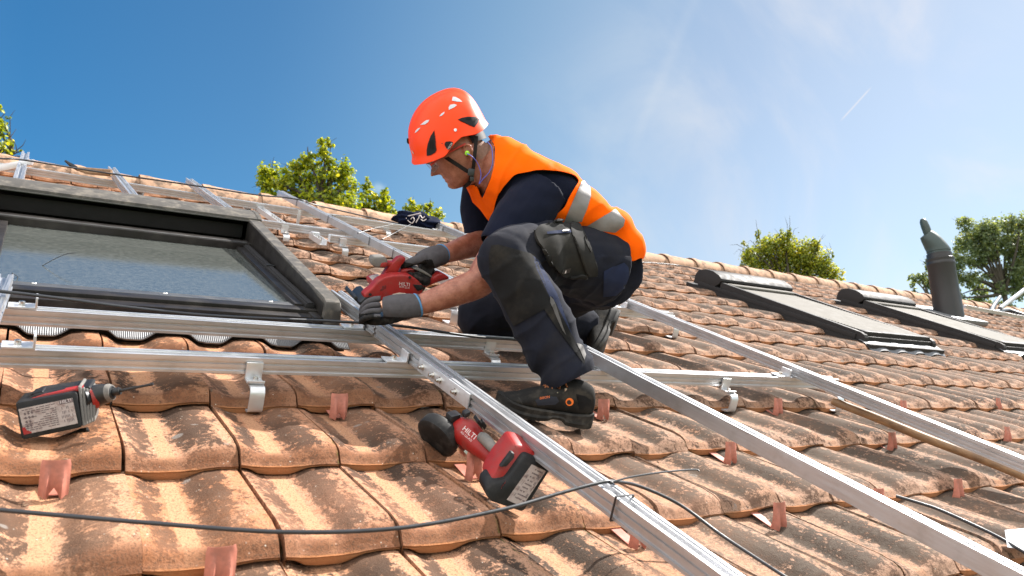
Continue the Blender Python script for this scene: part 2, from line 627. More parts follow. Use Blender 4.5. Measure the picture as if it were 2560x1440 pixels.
def glass_nodes(nt, b, tcn):
    n = nd(nt, 'ShaderNodeTexNoise', {'Vector': tcn.outputs['Object'], 'Scale': 60.0, 'Detail': 8.0, 'Roughness': 0.75}).outputs[0]
    n2 = nd(nt, 'ShaderNodeTexNoise', {'Vector': nd(nt, 'ShaderNodeMapping', {'Vector': tcn.outputs['Object'], 'Scale': (3, 3, 1)}).outputs[0], 'Scale': 3.0, 'Detail': 5.0}).outputs[0]
    d = mth(nt, 'ADD', mth(nt, 'MULTIPLY', rng(nt, n, 0.35, 0.75), 0.9), mth(nt, 'MULTIPLY', rng(nt, n2, 0.35, 0.7), 0.1))
    c = mixc(nt, d, (0.052, 0.058, 0.054), (0.12, 0.125, 0.112))
    nt.links.new(c, b.inputs['Base Color'])
    nt.links.new(rng(nt, n, 0.3, 0.8, 0.06, 0.16), b.inputs['Roughness'])
    b.inputs['Specular IOR Level'].default_value = 0.9
    b.inputs['IOR'].default_value = 2.7
    bp_ = nd(nt, 'ShaderNodeBump', {'Height': n, 'Strength': 0.03, 'Distance': 0.002})
    nt.links.new(bp_.outputs[0], b.inputs['Normal'])


M['glass'] = mat('dusty_window_glass', fn=glass_nodes)
M['shutter'] = mat('shutter_slats', (0.16, 0.15, 0.135), 0.8, 0.0, spec=0.08, var=0.08, vscale=12)

# ---------------------------------------------------------------- ground and house
g = MB()
g.grid([[V((x, y, 0)) for y in (-1500, -40, 60, 3000)] for x in (-2000, -60, 80, 2500)])
go = link('ground', tomesh(g, None, 'ground', 0), M['ground'])
tag(go, kind='structure')

U0, U1 = -4.0, 15.5
RIDGE_V = 4.60
house = thing('house', 'weathered orange clay tiled house roof that everything rests on', 'house', (0, 0, 0))

# openings left in the tiling for the roof windows (u0,u1,v0,v1)
HOLES = [(-0.42, 0.60, 1.2, 2.42), (4.45, 5.22, 1.72, 3.25), (6.40, 7.2, 1.78, 3.3)]


def interp(x, pts):
    for (a, fa), (b, fb) in zip(pts, pts[1:]):
        if x <= b:
            k = (x - a) / (b - a)
            k = k * k * (3 - 2 * k)
            return fa + (fb - fa) * k
    return pts[-1][1]


PROF = [(0, .95), (.05, .84), (.22, .10), (.30, 0), (.46, .0), (.72, .90), (.80, 1), (.94, 1), (1, .97)]
AMP = 0.0255


def surf(s, t):
    """height of the tile top at (s, t): rolled nose, pan running out to the front edge"""
    p = interp(s, PROF)
    g = interp(t, [(0, .34), (.02, .58), (.045, .86), (.075, 1), (.12, 1), (1, 1)])
    k = max(0, t) / .352
    bowl = .0022 * exp(-((t - .016) / .012) ** 2) * max(0, 1 - abs(s - .37) / .3)
    drop = .0140 * exp(-(max(0, t) / .0150) ** 2.6)
    return AMP * p * g * (1 - .34 * k) + .004 - .038 * k + bowl - drop


def tile_mesh():
    S = [0.013, 0.013, .04, .08, .12, .16, .2, .24, .28, .33, .38, .43, .47, .51, .55, .59, .63, .68, .74, .8, .87, .93, .97, .988, .988]
    rows = []
    for i, s in enumerate(S):
        B = surf(s, .335) + .003
        T = surf(s, .002)
        no = max(B + .004, -.0125)
        row = [(0.02, B), (0.002, B), (-0.0005, (B + no) / 2), (0.0, no - .0012), (0.0022, no), (-0.0018, no + .0014), (-.0022, (no + T) / 2), (-.0008, T - .0035), (.0015, T - .0008)]
        for t in (.005, .010, .015, .022, .03, .04, .055, .07, .09, .12, .16, .20, .25, .30, .352):
            row.append((t, surf(s, t)))
        if i in (0, len(S) - 1):
            row = [(t, n - 0.02) for t, n in row]
        rows.append([(s, t, n) for t, n in row])
    return rows


TR = tile_mesh()
tv = np.array([[(s * TW, t, n) for s, t, n in r] for r in TR]).reshape(-1, 3)
tuv = np.array([[(s, t / TE) for s, t, n in r] for r in TR]).reshape(-1, 2)
hloc = np.array([[(n if t <= .003 else .02) for s, t, n in r] for r in TR]).reshape(-1)
nr, ncn = len(TR), len(TR[0])
tf = np.array([(i * ncn + j, (i + 1) * ncn + j, (i + 1) * ncn + j + 1, i * ncn + j + 1) for i in range(nr - 1) for j in range(ncn - 1)])
allv, alluv, allf, allr = [], [], [], []
rs = np.random.RandomState(5)
cnt = 0
for j in range(-6, 14):
    for i in range(int(U0 / TW), int(U1 / TW)):
        u, v = i * TW, j * TE
        cx, cy = u + TW / 2, v + TE / 2
        if any(a < cx < b and c < cy < d for a, b, c, d in HOLES):
            continue
        if v < -0.9 and u > 4.0:
            continue
        p = tv.copy()
        a = rs.normal(0, .0065)
        p = np.c_[p[:, 0] * cos(a) - p[:, 1] * sin(a), p[:, 0] * sin(a) + p[:, 1] * cos(a), p[:, 2]]
        p[:, 2] += rs.normal(0, .0018) + (p[:, 0] - TW / 2) * rs.normal(0, .014) + p[:, 1] * rs.normal(0, .004)
        p += np.array([u + rs.normal(0, .0012), v + rs.normal(0, .003), 0])
        allv.append(p)
        alluv.append(tuv)
        allf.append(tf + cnt)
        allr.append(np.full(len(tv), rs.rand()))
        cnt += len(tv)
allv = np.concatenate(allv)
allf = np.concatenate(allf)
alluv = np.concatenate(alluv)
allr = np.concatenate(allr)
me = bpy.data.meshes.new('roof_covering')
me.vertices.add(len(allv))
me.vertices.foreach_set('co', allv.ravel())
me.loops.add(allf.size)
me.loops.foreach_set('vertex_index', allf.ravel().astype(np.int32))
me.polygons.add(len(allf))
me.polygons.foreach_set('loop_start', np.arange(0, allf.size, 4, dtype=np.int32))
me.update()
me.validate()
ul = me.uv_layers.new(name='tile')
ul.data.foreach_set('uv', alluv[allf.ravel()].ravel())
at = me.attributes.new('rnd', 'FLOAT', 'POINT')
at.data.foreach_set('value', allr)
at2 = me.attributes.new('hgt', 'FLOAT', 'POINT')
at2.data.foreach_set('value', np.tile(hloc, len(allv) // len(hloc)))
fin(me, 50)
part('roof_covering', me, M['tile'], house)

# boarding under the tiles, back slope and walls of the house
b = MB()
gx = cos(2 * PITCH)
b.prism([(-2.2, -0.06), (RIDGE_V + .02, -0.06), (RIDGE_V + .02, -0.1), (-2.2, -0.1)], (U0, 0, 0), (0, 1, 0), (0, 0, 1), (U1 - U0, 0, 0))
part('roof_boarding', b, M['wall'], house)
b = MB()
dn = V((0, cos(2 * PITCH), -sin(2 * PITCH)))
nn = V((0, sin(2 * PITCH), cos(2 * PITCH)))
b.prism([(0.05, -0.07), (5.5, -0.07), (5.5, 0.0), (0.05, 0.0)], (U0, RIDGE_V, 0), dn, nn, (U1 - U0, 0, 0))
part('back_slope', b, M['ridge'], house)
b = MB()
zr = RMI.to_3x3() @ V((0, 0, 1))
yr = RMI.to_3x3() @ V((0, 1, 0))
c0 = V(((U0 + U1) / 2, RIDGE_V * cos(PITCH) ** 2, 0))
mid = RMI @ V(((U0 + U1) / 2, RIDGE_V * cos(PITCH), 2.0))
b.box(mid, (U1 - U0 - .6, 0, 0), yr * 10.4, zr * 4.0)
part('wall', b, M['wall'], house)

# ridge tiles, each a rounded hip cap overlapping the next
b = MB()
x = U0
k = 0
while x < U1:
    L = 0.40
    rings = []
    for q, (du, r) in enumerate(((0, .118), (0.0, .126), (.05, .127), (.09, .119), (.3, .112), (L + .03, .106))):
        rings.append([V((x + du, RIDGE_V + r * 1.1 * cos(a), r * 0.95 * sin(a) - .035 + rs.normal(0, .0006))) for a in [pi * (1.08 - 1.16 * m / 14) for m in range(15)]])
    b.grid(rings)
    x += L
    k += 1
part('ridge_tiles', b, M['ridge'], house)
# ---------------------------------------------------------------- mounting rails
def rail_profile():
    """40 mm slotted extrusion: open channel on top, two grooves down each side"""
    h = 0.02
    r = [(h, 0), (h, .006), (h - .0045, .0075), (h - .0045, .0135), (h - .001, .015), (h - .001, .0225), (h - .0045, .024), (h - .0045, .028), (h, .0295),
         (h, .040), (.013, .040), (.013, .0378), (.0075, .0378), (.0075, .028)]
    return [(-x, y) for x, y in r[:1]] + r + [(-x, y) for x, y in r[:0:-1]]


def tube_profile():
    h = 0.019
    return [(-h, 0), (h, 0), (h, .040), (.011, .040), (.011, .0385), (.006, .0385), (.006, .030), (-.006, .030), (-.006, .0385), (-.011, .0385), (-.011, .040), (-h, .040)]


def rail(p, q, label, prof=rail_profile, group=None, m='alu', name='mounting_rail'):
    p, q = V(p), V(q)
    d = q - p
    z = V((0, 0, 1))
    z = (z - d * (z.dot(d) / d.length_squared)).normalized()
    x = d.cross(z).normalized()
    b = MB()
    b.prism(prof(), p, x, z, d, bev=0.0006, seg=1)
    return single(name, b, M[m], label, 'rail', p, group, smooth=30)


HN = 0.060      # underside of the lower layer
VN = 0.1015     # underside of the upper layer
GA, GB = 'aluminium rails running along the tile courses', 'aluminium rails running up the slope'
rail((-1.2, .715, HN), (2.60, .715, HN), 'lowest silver slotted rail along the courses, behind the drill and the black shoe', group=GA, m='alu_u')
rail((-1.2, 1.03, HN), (1.36, 1.01, HN), 'silver slotted rail along the courses just below the big brown roof window', group=GA, m='alu_u')
rail((1.72, 1.69, HN), (2.60, 1.695, HN), 'short silver rail stub along the courses behind the raised heel of the kneeling foot', group=GA, m='alu_u')
rail((-1.2, 3.12, HN), (1.46, 3.08, HN), 'silver slotted rail along the courses above the hood of the big roof window', group=GA, m='alu_u')
rail((1.17, 2.87, HN), (2.30, 2.90, HN), 'short silver rail along the courses just beyond the gloved hand on the saw', group=GA, m='alu_u')
rail((-1.2, 4.02, HN), (2.42, 3.72, HN), 'topmost silver slotted rail along the courses close under the ridge', group=GA, m='alu_u')
# upper layer
rail((.713, .935, VN), (.7296, .50, VN), 'short silver rail length between the saw cut and the bolted joint plate', group=GB)
rail((.7297, .498, VN), (.778, -.75, VN), 'silver slotted rail running down the slope past the red angle grinder', group=GB)
rail((.700, 1.33, VN + .001), (.7125, .948, VN + .001), 'short silver rail end being sawn, between roof window corner and saw', group=GB)
rail((.660, 4.30, VN), (.695, 2.70, VN), 'silver rail poking past the ridge right behind the hood of the big window', group=GB)
rail((1.288, 4.42, VN), (1.425, -.75, VN), 'long smooth sided silver rail passing under the crouching worker to the lower right', tube_profile, GB)
rail((2.275, 4.02, VN), (2.350, -.45, VN), 'silver grooved rail to the right of the worker, above the wooden pole', group=GB)
rail((.205, 4.27, VN), (.240, 2.75, VN), 'silver rail poking past the ridge in front of the tongs', group=GB)
rail((-.248, 4.40, VN), (-.252, 2.75, VN), 'leftmost silver rail poking past the ridge beside the white bracket', group=GB)
rail((-.226, 1.19, VN), (-.262, .30, VN + .0), 'silver rail end at the left edge above the drill', group=GB)


# ---------------------------------------------------------------- aluminium roof hooks
def hook(base_u, lip_v, rail_v, name='roof_hook'):
    """strap from under a tile, S-bent up to the rail, clamped with a flange plate"""
    t = thing(name, 'x', 'roof hook', (base_u, lip_v, 0))
    wd = .034
    b = MB()
    f = lip_v - .038
    path = [(lip_v + .03, -.018), (lip_v - .012, -.017), (f + .006, -.014), (f + .001, -.006), (f, .01), (f, .026), (f + .003, .036), (f + .012, .0435), (rail_v - .026, .045), (rail_v - .012, .045)]
    pp = [V((0, a, c)) for a, c in spath3(path)]
    th = .005
    outer, inner = [], []
    for i in range(len(pp)):
        tg = (pp[min(i + 1, len(pp) - 1)] - pp[max(i - 1, 0)]).normalized()
        n = V((0, -tg.z, tg.y))
        outer.append(pp[i] + n * th / 2)
        inner.append(pp[i] - n * th / 2)
    rings = [[o + V((base_u - wd / 2, 0, 0)), o + V((base_u + wd / 2, 0, 0)), q + V((base_u + wd / 2, 0, 0)), q + V((base_u - wd / 2, 0, 0))] for o, q in zip(outer, inner)]
    b.loft(rings)
    part('strap', b, M['alu_hook'], t, smooth=35)
    b = MB()
    w2 = .040
    x0, x1 = base_u - w2 / 2 - .002, base_u + w2 / 2 - .002
    b.bx(x0, x1, rail_v - .028, rail_v - .0225, HN - .009, HN + .031, .0012)
    b.prism([(-.0225, -.0093), (-.0225, -.0135), (-.058, -.0135), (-.064, -.0075), (-.064, -.0040), (-.059, -.0040), (-.0555, -.0093)], (x0 + .0004, rail_v, HN + .001), (0, 1, 0), (0, 0, 1), (w2 - .0008, 0, 0), bev=.0008, seg=1)
    part('clamp_plate', b, M['alu_hook'], t)
    b = MB()
    c = V((base_u, rail_v - .041, HN - .0083))
    b.cyl(c, c + V((0, 0, .008)), .0065, seg=14)
    b.cyl(c + V((0, 0, .008)), c + V((0, 0, .0086)), .0045, seg=6)
    part('bolt', b, M['steel'], t)
    return t


def spath3(p):
    return [(a[0], a[1]) for a in cat_rom(p, 4)]


hooks = [(.302, 2, .715, 'silver S shaped roof hook between the drill bit and the grinder, on the lowest rail'),
         (1.135, 3, 1.02, 'silver S shaped roof hook beside the near shin of the crouching worker'),
         (1.945, 2, .715, 'silver S shaped roof hook right of the black shoe, on the lowest rail'),
         (2.56, 2, .715, 'silver S shaped roof hook behind the splintered end of the wooden pole'),
         (2.585, 5, 1.692, 'silver S shaped roof hook on the short rail stub under the right hand slope rail'),
         (1.305, 4.9, 1.66, 'silver S shaped roof hook seen under the bare near forearm of the worker'),
         (1.245, 8.45, 2.872, 'silver S shaped roof hook at the left end of the short rail beyond the saw'),
         (.345, 11.85, 3.97, 'leftmost silver roof hook, on the topmost rail under the ridge'),
         (.955, 11.65, 3.90, 'silver roof hook on the topmost rail, left of the long smooth rail'),
         (.985, 9.1, 3.09, 'silver roof hook right of the big window hood corner'),
         (1.86, 11.35, 3.785, 'silver roof hook on the topmost rail below the navy cloth'),
         (1.187, 2.02, .715, 'silver roof hook partly covered by the laces of the black shoe')]
GH = 'aluminium roof hooks holding the rails'
h0 = None
for u, r, rv, lb in hooks:
    lv = rv - .04
    if h0 is None:
        h0 = hook(u, lv, rv)
        o = h0
    else:
        o = copy_thing(h0, (u, lv, 0))
    tag(o, lb, 'roof hook', GH)


# ---------------------------------------------------------------- clamps where rails cross
def cross_clamp(u, v, sgn):
    t = thing('cross_clamp', 'x', 'clamp', (u, v, HN + .04))
    b = MB()
    z0 = HN + .0408
    b.bx(u - .062, u - .002, v - .022, v + .022, z0, z0 + .0045, .0008)
    b.bx(u - .0065, u - .002, v - .022, v + .022, z0 + .0046, z0 + .030, .0008)
    part('bracket', b, M['alu_hook'], t)
    b = MB()
    c = V((u - .034, v, z0 + .0046))
    b.cyl(c, c + V((0, 0, .009)), .0068, seg=14)
    b.cyl(c + V((0, 0, .009)), c + V((0, 0, .0096)), .0045, seg=6)
    part('bolt', b, M['steel'], t)
    return t


GC = 'aluminium clamps where rails cross'
cl = [(.7215 - .0205, .715, 'bolted silver clamp plate at the joint plate crossing on the lowest rail'),
      (.7095 - .0205, 1.025, 'bolted silver clamp plate under the gloved left hand'),
      (2.311 - .0205, .715, 'bolted silver clamp at the right end of the lowest rail'),
      (2.302 - .0205, 1.692, 'bolted silver clamp on the short rail stub right of the worker'),
      (-.148, 1.026, 'bolted silver clamp at the left edge on the rail below the window'),
      (-.148, .715, 'bolted silver clamp at the left edge on the lowest rail'),
      (2.26, 3.74, 'bolted silver clamp on the topmost rail right of the navy cloth')]
c0 = None
for u, v, lb in cl:
    if c0 is None:
        c0 = cross_clamp(u, v, 1)
        o = c0
    else:
        o = copy_thing(c0, (u, v, HN + .04))
    tag(o, lb, 'clamp', GC)

# joint plate with four hexagon bolts on the side of the front slope rail
t = thing('joint_plate', 'silver joint plate with four steel bolts on the side of the front rail', 'joint plate', (.70, .5, VN))
b = MB()
sd = (V((.778, -.75, 0)) - V((.713, .935, 0))).normalized()
xs = V((-sd.y, sd.x, 0))
if xs.x > 0: xs = -xs
pc = V((.7296, .50, VN + .0195)) + xs * .0228
b.box(pc, sd * .265, xs * .0045, (0, 0, .036), .001)
part('plate', b, M['alu_hook'], t)
for k in (-.108, -.048, -.01, .07):
    b = MB()
    c = pc + sd * k + xs * .0023
    b.cyl(c, c + xs * .002, .0085, seg=18)
    b.cyl(c + xs * .002, c + xs * .008, .0068, seg=6)
    b.cyl(c + xs * .008, c + xs * .013, .004, seg=12)
    part('bolt', b, M['steel'], t)

# two loose connector pieces on the upper rails
for (u, v, L, lb) in ((1.02, 3.88, .62, 'open silver channel connector with studs hanging from the topmost rail'), (1.12, 3.0, .2, 'short open silver channel connector under the second rail from the ridge')):
    t = thing('rail_connector', lb, 'connector', (u, v, HN))
    b = MB()
    pr = [(-.02, 0), (.02, 0), (.02, .03), (.017, .03), (.017, .004), (-.017, .004), (-.017, .03), (-.02, .03)]
    b.prism(pr, (u, v - L, HN - .012), (1, 0, 0), (0, 0, 1), (.0, L, 0), bev=.0004, seg=1)
    part('channel', b, M['alu_hook'], t)
    for q in range(5 if L > .3 else 2):
        b = MB()
        c = V((u, v - L + .05 + q * .05, HN - .008))
        b.cyl(c, c + V((0, 0, .03)), .006, seg=10)
        part('stud', b, M['steel'], t)
    b = MB()
    b.bx(u - .022, u + .022, v - .06, v - .03, HN - .01, HN + .03, .001)
    part('bracket', b, M['alu_hook'], t)
t = MB()
t.prism([(-.009, 0), (.009, 0), (.009, .085), (-.009, .085)], (1.165, 3.46, .05), (1, 0, 0), (0, 0, 1), (0, .006, 0), bev=.001)
single('angle_bracket', t, M['alu_hook'], 'small upright silver strip standing between the two upper rails', 'bracket', (1.165, 3.46, .05))

# ---------------------------------------------------------------- tile coloured snow hooks
def snow_hook():
    t = thing('snow_hook', 'x', 'snow hook', (0, 0, 0))
    b = MB()
    rows = []
    H, W2 = .060, .0225
    for i in range(21):
        x = -1 + 2 * i / 20
        col = []
        for j in range(15):
            y = j / 14
            rib = max(0, 1 - abs(abs(x) - .52) / .30)
            rib = rib * rib * (3 - 2 * rib)
            k = min(1, max(0, (1 - y) * 1.7 - .28))
            d = -.012 * rib * k - .003 * (1 - x * x)
            low = .016 * max(0, 1 - abs(x) / .42) * (1 - y) ** 2
            lean = -.016 + .015 * (y - .5) ** 2 - .012 * (1 - y)
            corner = .0022 * max(0, abs(x) - .8) / .2
            col.append(V((x * (W2 - (.002 * max(0, y - .86) / .14)), lean + d + corner, -.020 + H * y + low)))
        rows.append(col)
    b.grid(rows)
    bmesh.ops.recalc_face_normals(b.bm, faces=b.bm.faces)
    g = thicken(b.bm, .0016)
    part('blade', b, M['copper'], t, smooth=60)
    b = MB()
    b.grid([[V((x, y, z)) for x in (-.013, .013)] for y, z in ((-.024, -.020), (-.02, -.0225), (.0, -.0215), (.05, -.019))])
    thicken(b.bm, .0018)
    part('strap', b, M['copper'], t)
    return t


GS = 'terracotta coloured snow hooks at the tile noses'
sn = [((133, 1235), 'large terracotta snow hook below the drill, crossed by a thin cable shadow'),
      ((545, 1462), 'terracotta snow hook cut off by the bottom edge, left of centre'),
      ((843, 1042), 'terracotta snow hook right of the silver hook, left of the front slope rail'),
      ((1183, 1195), 'terracotta snow hook tucked behind the red grinder handle'),
      ((1505, 1045), 'terracotta snow hook right behind the heel of the black shoe'),
      ((1822, 1155), 'terracotta snow hook on the upper side of the smooth rail, middle right'),
      ((1942, 1035), 'terracotta snow hook below the silver S hook at middle right'),
      ((2226, 1122), 'terracotta snow hook just under the wooden pole'),
      ((1942, 1317), 'terracotta snow hook between the front rail and the smooth rail, lower right'),
      ((1590, 1362), 'terracotta snow hook half hidden below the front rail at its lower end'),
      ((2192, 1275), 'terracotta snow hook half hidden behind the smooth rail'),
      ((2390, 1245), 'terracotta snow hook between the pole and the black cable end at right'),
      ((2255, 1035), 'small terracotta snow hook half behind the grooved right rail'),
      ((2492, 1024), 'small terracotta snow hook farthest right, on the upper course'),
      ((2514, 1102), 'small terracotta snow hook at right edge above the grooved rail')]
s0 = None
for (x, y), lb in sn:
    p = at_n(x, y, -.018)
    j = round((p.y + .03) / TE)
    base = V((p.x, p.y + .022, 0))
    if s0 is None:
        s0 = snow_hook()
        o = s0
        o.matrix_world = RM @ Matrix.Translation(base)
        BASE[o.name] = V(base)
    else:
        o = copy_thing(s0, base)
    o.matrix_world = RM @ Matrix.Translation(base) @ Matrix.Rotation(random.uniform(-.06, .06), 4, 'Z')
    tag(o, lb, 'snow hook', GS)


# ---------------------------------------------------------------- roof windows
def big_window():
    t = thing('roof_window', 'large dark brown roof window with shutter hood and dusty reflecting glass', 'roof window', (.2, 1.1, 0))
    UL, UR = -.38, .662
    # gutter pan / flashing under the frame
    b = MB()
    b.bx(UL - .02, UR + .03, 1.10, 2.75, -.03, .022)
    part('flashing', b, M['win'], t)
    b = MB()
    rows = []
    for i in range(420):
        u = UL - .02 + (UR - UL + .05) * i / 419
        z = .0022 * (i % 2)
        sf = lambda t: surf((u / TW) % 1, t) + .0035
        k = interp((u / TW) % 1, PROF)
        e = .052 + .030 * k
        rows.append([V((u, 1.118, .03 + z)), V((u, 1.10, max(.022, sf(.1)) + z)), V((u, 1.0 + e + .01, sf(e + .01) + .003 + z)), V((u, 1.0 + e, sf(e) + z)), V((u, 1.0 + e + .001, sf(e) - .003))])
    b.grid(rows)
    part('pleated_skirt', b, M['lead'], t, smooth=0)
    b = MB()
    for u0, u1 in ((UL + .04, UL + .10), (UR - .085, UR - .055)):
        b.bx(u0, u1, 1.10, 2.35, .0225, .085, .004)
    b.bx(UL + .04, UR - .06, 1.118, 1.165, .022, .080, .006)
    part('frame', b, M['win'], t)
    # sash with bottom bar and trims
    s = MB()
    s.bx(UL + .05, UR - .052, 1.165, 1.215, .04, .0905, .006)
    s.bx(UL + .05, UR - .052, 2.13, 2.22, .05, .112, .006)
    s.bx(UR - .115, UR - .087, 1.2151, 2.13, .04, .096, .003)
    s.bx(UL + .10, UL + .128, 1.2151, 2.13, .04, .096, .003)
    sash = part('sash', s, M['win'], t)
    for k, (v0, v1, n1) in enumerate(((1.2155, 1.236, .0895), (1.238, 1.262, .0875))):
        b = MB()
        b.bx(UL + .128, UR - .116, v0, v1, .06, n1, .0015)
        part('trim', b, M['trim'], sash)
    b = MB()
    b.bx(UL + .1, UR - .07, 2.137, 2.165, .1122, .1142, .0008)
    part('trim', b, M['trim'], sash)
    b = MB()
    b.grid([[V((u, v, .082)) for v in (1.258, 2.135)] for u in (UL + .126, UR - .113)])
    part('pane', b, M['glass'], sash)
    for u in (-.16, .17, .48):
        b = MB()
        c = V((u, 1.249, .0875))
        b.ball(c, .007, .007, .004)
        part('screw', b, M['steel'], sash)
    # guide rail beside the pane
    b = MB()
    b.bx(UR - .0868, UR - .058, 1.19, 2.17, .0855, .104, .002)
    b.bx(UR - .082, UR - .063, 1.19, 2.17, .1041, .108, .001)
    part('guide_rail', b, M['win_grey'], t)
    b = MB()
    b.bx(UR - .0885, UR - .0555, 1.72, 1.735, .1085, .1115, .001)
    part('guide_joint', b, M['seal'], t)
    # side cheek: tall cover with a broad rounded top, standing proud of the pane
    for ur, mirror in ((UR, 1), (UL + .04, 1)):
        b = MB()
        wI = .053
        rings = []
        for v, n1, n0 in ((1.098, .062, .02), (1.100, .095, .02), (1.106, .118, .02), (1.118, .133, .02), (1.14, .141, .02), (1.3, .149, .03), (1.7, .169, .05), (2.1, .189, .07), (2.26, .197, .075)):
            rings.append([V((ur - wI, v, n0)), V((ur - wI, v, n1 - .004)), V((ur - wI + .004, v, n1)), V((ur - .004, v, n1)), V((ur, v, n1 - .004)), V((ur, v, n0))])
        b.loft(rings)
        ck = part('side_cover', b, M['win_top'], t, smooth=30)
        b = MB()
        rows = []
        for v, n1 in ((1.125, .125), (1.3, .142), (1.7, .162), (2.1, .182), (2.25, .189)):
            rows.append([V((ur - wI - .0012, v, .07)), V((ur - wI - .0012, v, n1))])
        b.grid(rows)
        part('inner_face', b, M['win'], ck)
    # shutter hood
    b = MB()
    prof = [(2.255, .190), (2.258, .203), (2.27, .2085), (2.34, .219), (2.40, .219), (2.46, .206), (2.50, .18), (2.515, .14), (2.515, .05), (2.50, .05), (2.50, .135), (2.487, .165), (2.45, .190), (2.40, .205), (2.34, .206), (2.27, .1955), (2.262, .190)]
    b.prism(prof, (UL - .02, 0, 0), (0, 1, 0), (0, 0, 1), (UR - UL + .005, 0, 0))
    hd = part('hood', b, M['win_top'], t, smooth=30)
    b = MB()
    capp = [(2.254, .12), (2.256, .204), (2.27, .2105), (2.34, .221), (2.40, .221), (2.462, .208), (2.503, .182), (2.518, .14), (2.518, .03), (2.28, .03)]
    b.prism(capp, (UR - .0148, 0, 0), (0, 1, 0), (0, 0, 1), (.018, 0, 0), bev=.002)
    part('hood_cap', b, M['win_top'], hd, smooth=30)
    b = MB()
    b.bx(UL + .03, UR - .06, 2.30, 2.36, .105, .165, .006)
    b.bx(UL + .03, UR - .058, 2.36, 2.499, .03, .19)
    part('roller_box', b, M['win_grey'], t)
    b = MB()
    b.bx(UL, UR - .016, 2.247, 2.2535, .189, .193)
    part('hood_lip', b, M['trim'], t)
    return t


bw = big_window()
bw.matrix_world = RM @ Matrix.Translation(BASE[bw.name] + V((0, .045, .007)))


def shutter_window(u0, u1, v0, v1, lb):
    t = thing('shutter_window', lb, 'roof window', ((u0 + u1) / 2, v0, 0), 'roof windows with closed shutters on the right')
    b = MB()
    b.bx(u0 - .04, u1 + .04, v0 - .1, v1 + .12, -.03, .02)
    for a in (u0, u1):
        b.bx(a - .035, a + .035, v0 + .02, v1, .02, .055, .004)
    part('frame', b, M['win_grey'], t)
    b = MB()
    rows = []
    for i in range(60):
        u = u0 - .05 + (u1 - u0 + .1) * i / 59
        sq = lambda t: surf((u / TW) % 1, (t / TE) % 1 * TE) + .006
        rows.append([V((u, v0 - .02, .03)), V((u, v0 - .07, max(.02, sq(v0 - .07)))), V((u, v0 - .12, sq(v0 - .12)))])
    b.grid(rows)
    part('skirt', b, M['lead'], t)
    # slatted shutter curtain
    b = MB()
    rows = []
    n = 46
    for k in range(n * 2 + 1):
        v = v0 + .045 + (v1 - .33 - v0) * k / (2 * n)
        rows.append([V((u0 + .03, v, .080 + (.003 if k % 2 else 0))), V((u1 - .03, v, .080 + (.003 if k % 2 else 0)))])
    b.grid(rows)
    part('shutter', b, M['shutter'], t, smooth=60)
    b = MB()
    b.bx(u0 + .02, u1 - .02, v0 - .012, v0 + .043, 0.03, .084, .005)
    b.bx(u0 + .0, u1 - .0, v0 - .03, v0 - .0125, .02, .055, .003)
    part('bottom_bar', b, M['win_grey'], t)
    for a in (u0, u1):
        b = MB()
        rings = []
        for v, n1, q in ((v0 - .045, .035, .015), (v0 - .042, .060, .016), (v0 - .03, .076, .018), (v0, .086, .022), (v0 + .3, .094, .036), (v1 - .22, .112, .052)):
            rings.append([V((a - .022, v, q)), V((a - .022, v, n1 - .016)), V((a - .018, v, n1 - .012)), V((a + .018, v, n1 - .012)), V((a + .022, v, n1 - .016)), V((a + .022, v, q))])
        b.loft(rings)
        part('side_cover', b, M['win_grey'], t, smooth=30)
    b = MB()
    prof = [(-.225, .112), (-.22, .128), (-.19, .148), (-.12, .166), (-.04, .164), (.03, .14), (.055, .10), (.055, .03), (-.05, .03), (-.06, .045), (-.17, .05), (-.21, .085)]
    prof = [(a + v1, c) for a, c in prof]
    b.prism(prof, (u0 - .032, 0, 0), (0, 1, 0), (0, 0, 1), (u1 - u0 + .064, 0, 0), bev=.003)
    part('hood', b, M['win_grey'], t, smooth=30)
    b = MB()
    b.bx(u0 + .03, u1 - .03, v1 - .30, v1 - .235, .086, .102, .006)
    part('shutter_roll', b, M['shutter'], t)
    return t


shutter_window(4.37, 5.17, 1.77, 3.22, 'grey shuttered roof window left of the flue pipe, nearer of the two on the right')
shutter_window(6.36, 7.16, 1.86, 3.30, 'grey shuttered roof window at the right edge in front of the flue pipe')
# ---------------------------------------------------------------- tools
M['red'] = mat('tool_red_plastic', (0.28, 0.012, 0.010), 0.45, spec=.35, var=0.12, vscale=25, dirt=(0.16, 0.05, 0.04), dscale=30, damt=0.5, bump=0.05, bscale=400)
M['tool_black'] = mat('tool_black_plastic', (0.010, 0.0095, 0.010), 0.5, spec=.25, var=0.15, vscale=30, dirt=(0.04, 0.035, 0.031), dscale=26, damt=0.5)
M['tool_grey'] = mat('tool_grey_rubber', (0.13, 0.122, 0.113), 0.7, var=0.15, vscale=30, dirt=(0.24, 0.21, 0.18), dscale=22, damt=0.5, bump=0.1)
M['gear'] = mat('gear_case', (0.022, 0.023, 0.025), 0.42, 0.5, var=0.15, vscale=30, dirt=(0.05, 0.045, 0.04), dscale=30, damt=0.5)
M['label'] = mat('worn_label', (0.36, 0.30, 0.275), 0.55, var=0.12, vscale=60, dirt=(0.17, 0.10, 0.085), dscale=75, damt=0.8)
M['ink'] = mat('label_ink', (0.10, 0.07, 0.07), 0.6)
M['white'] = mat('white_lettering', (0.6, 0.55, 0.53), 0.5, dirt=(0.45, 0.1, 0.09), dscale=300, damt=0.35)
M['guard'] = mat('dusty_wheel_guard', (0.014, 0.0135, 0.0135), 0.6, 0.1, spec=.25, var=0.2, vscale=40, dirt=(0.07, 0.065, 0.06), dscale=35, damt=0.5)
M['black'] = mat('black_paint', (0.013, 0.013, 0.014), 0.4)


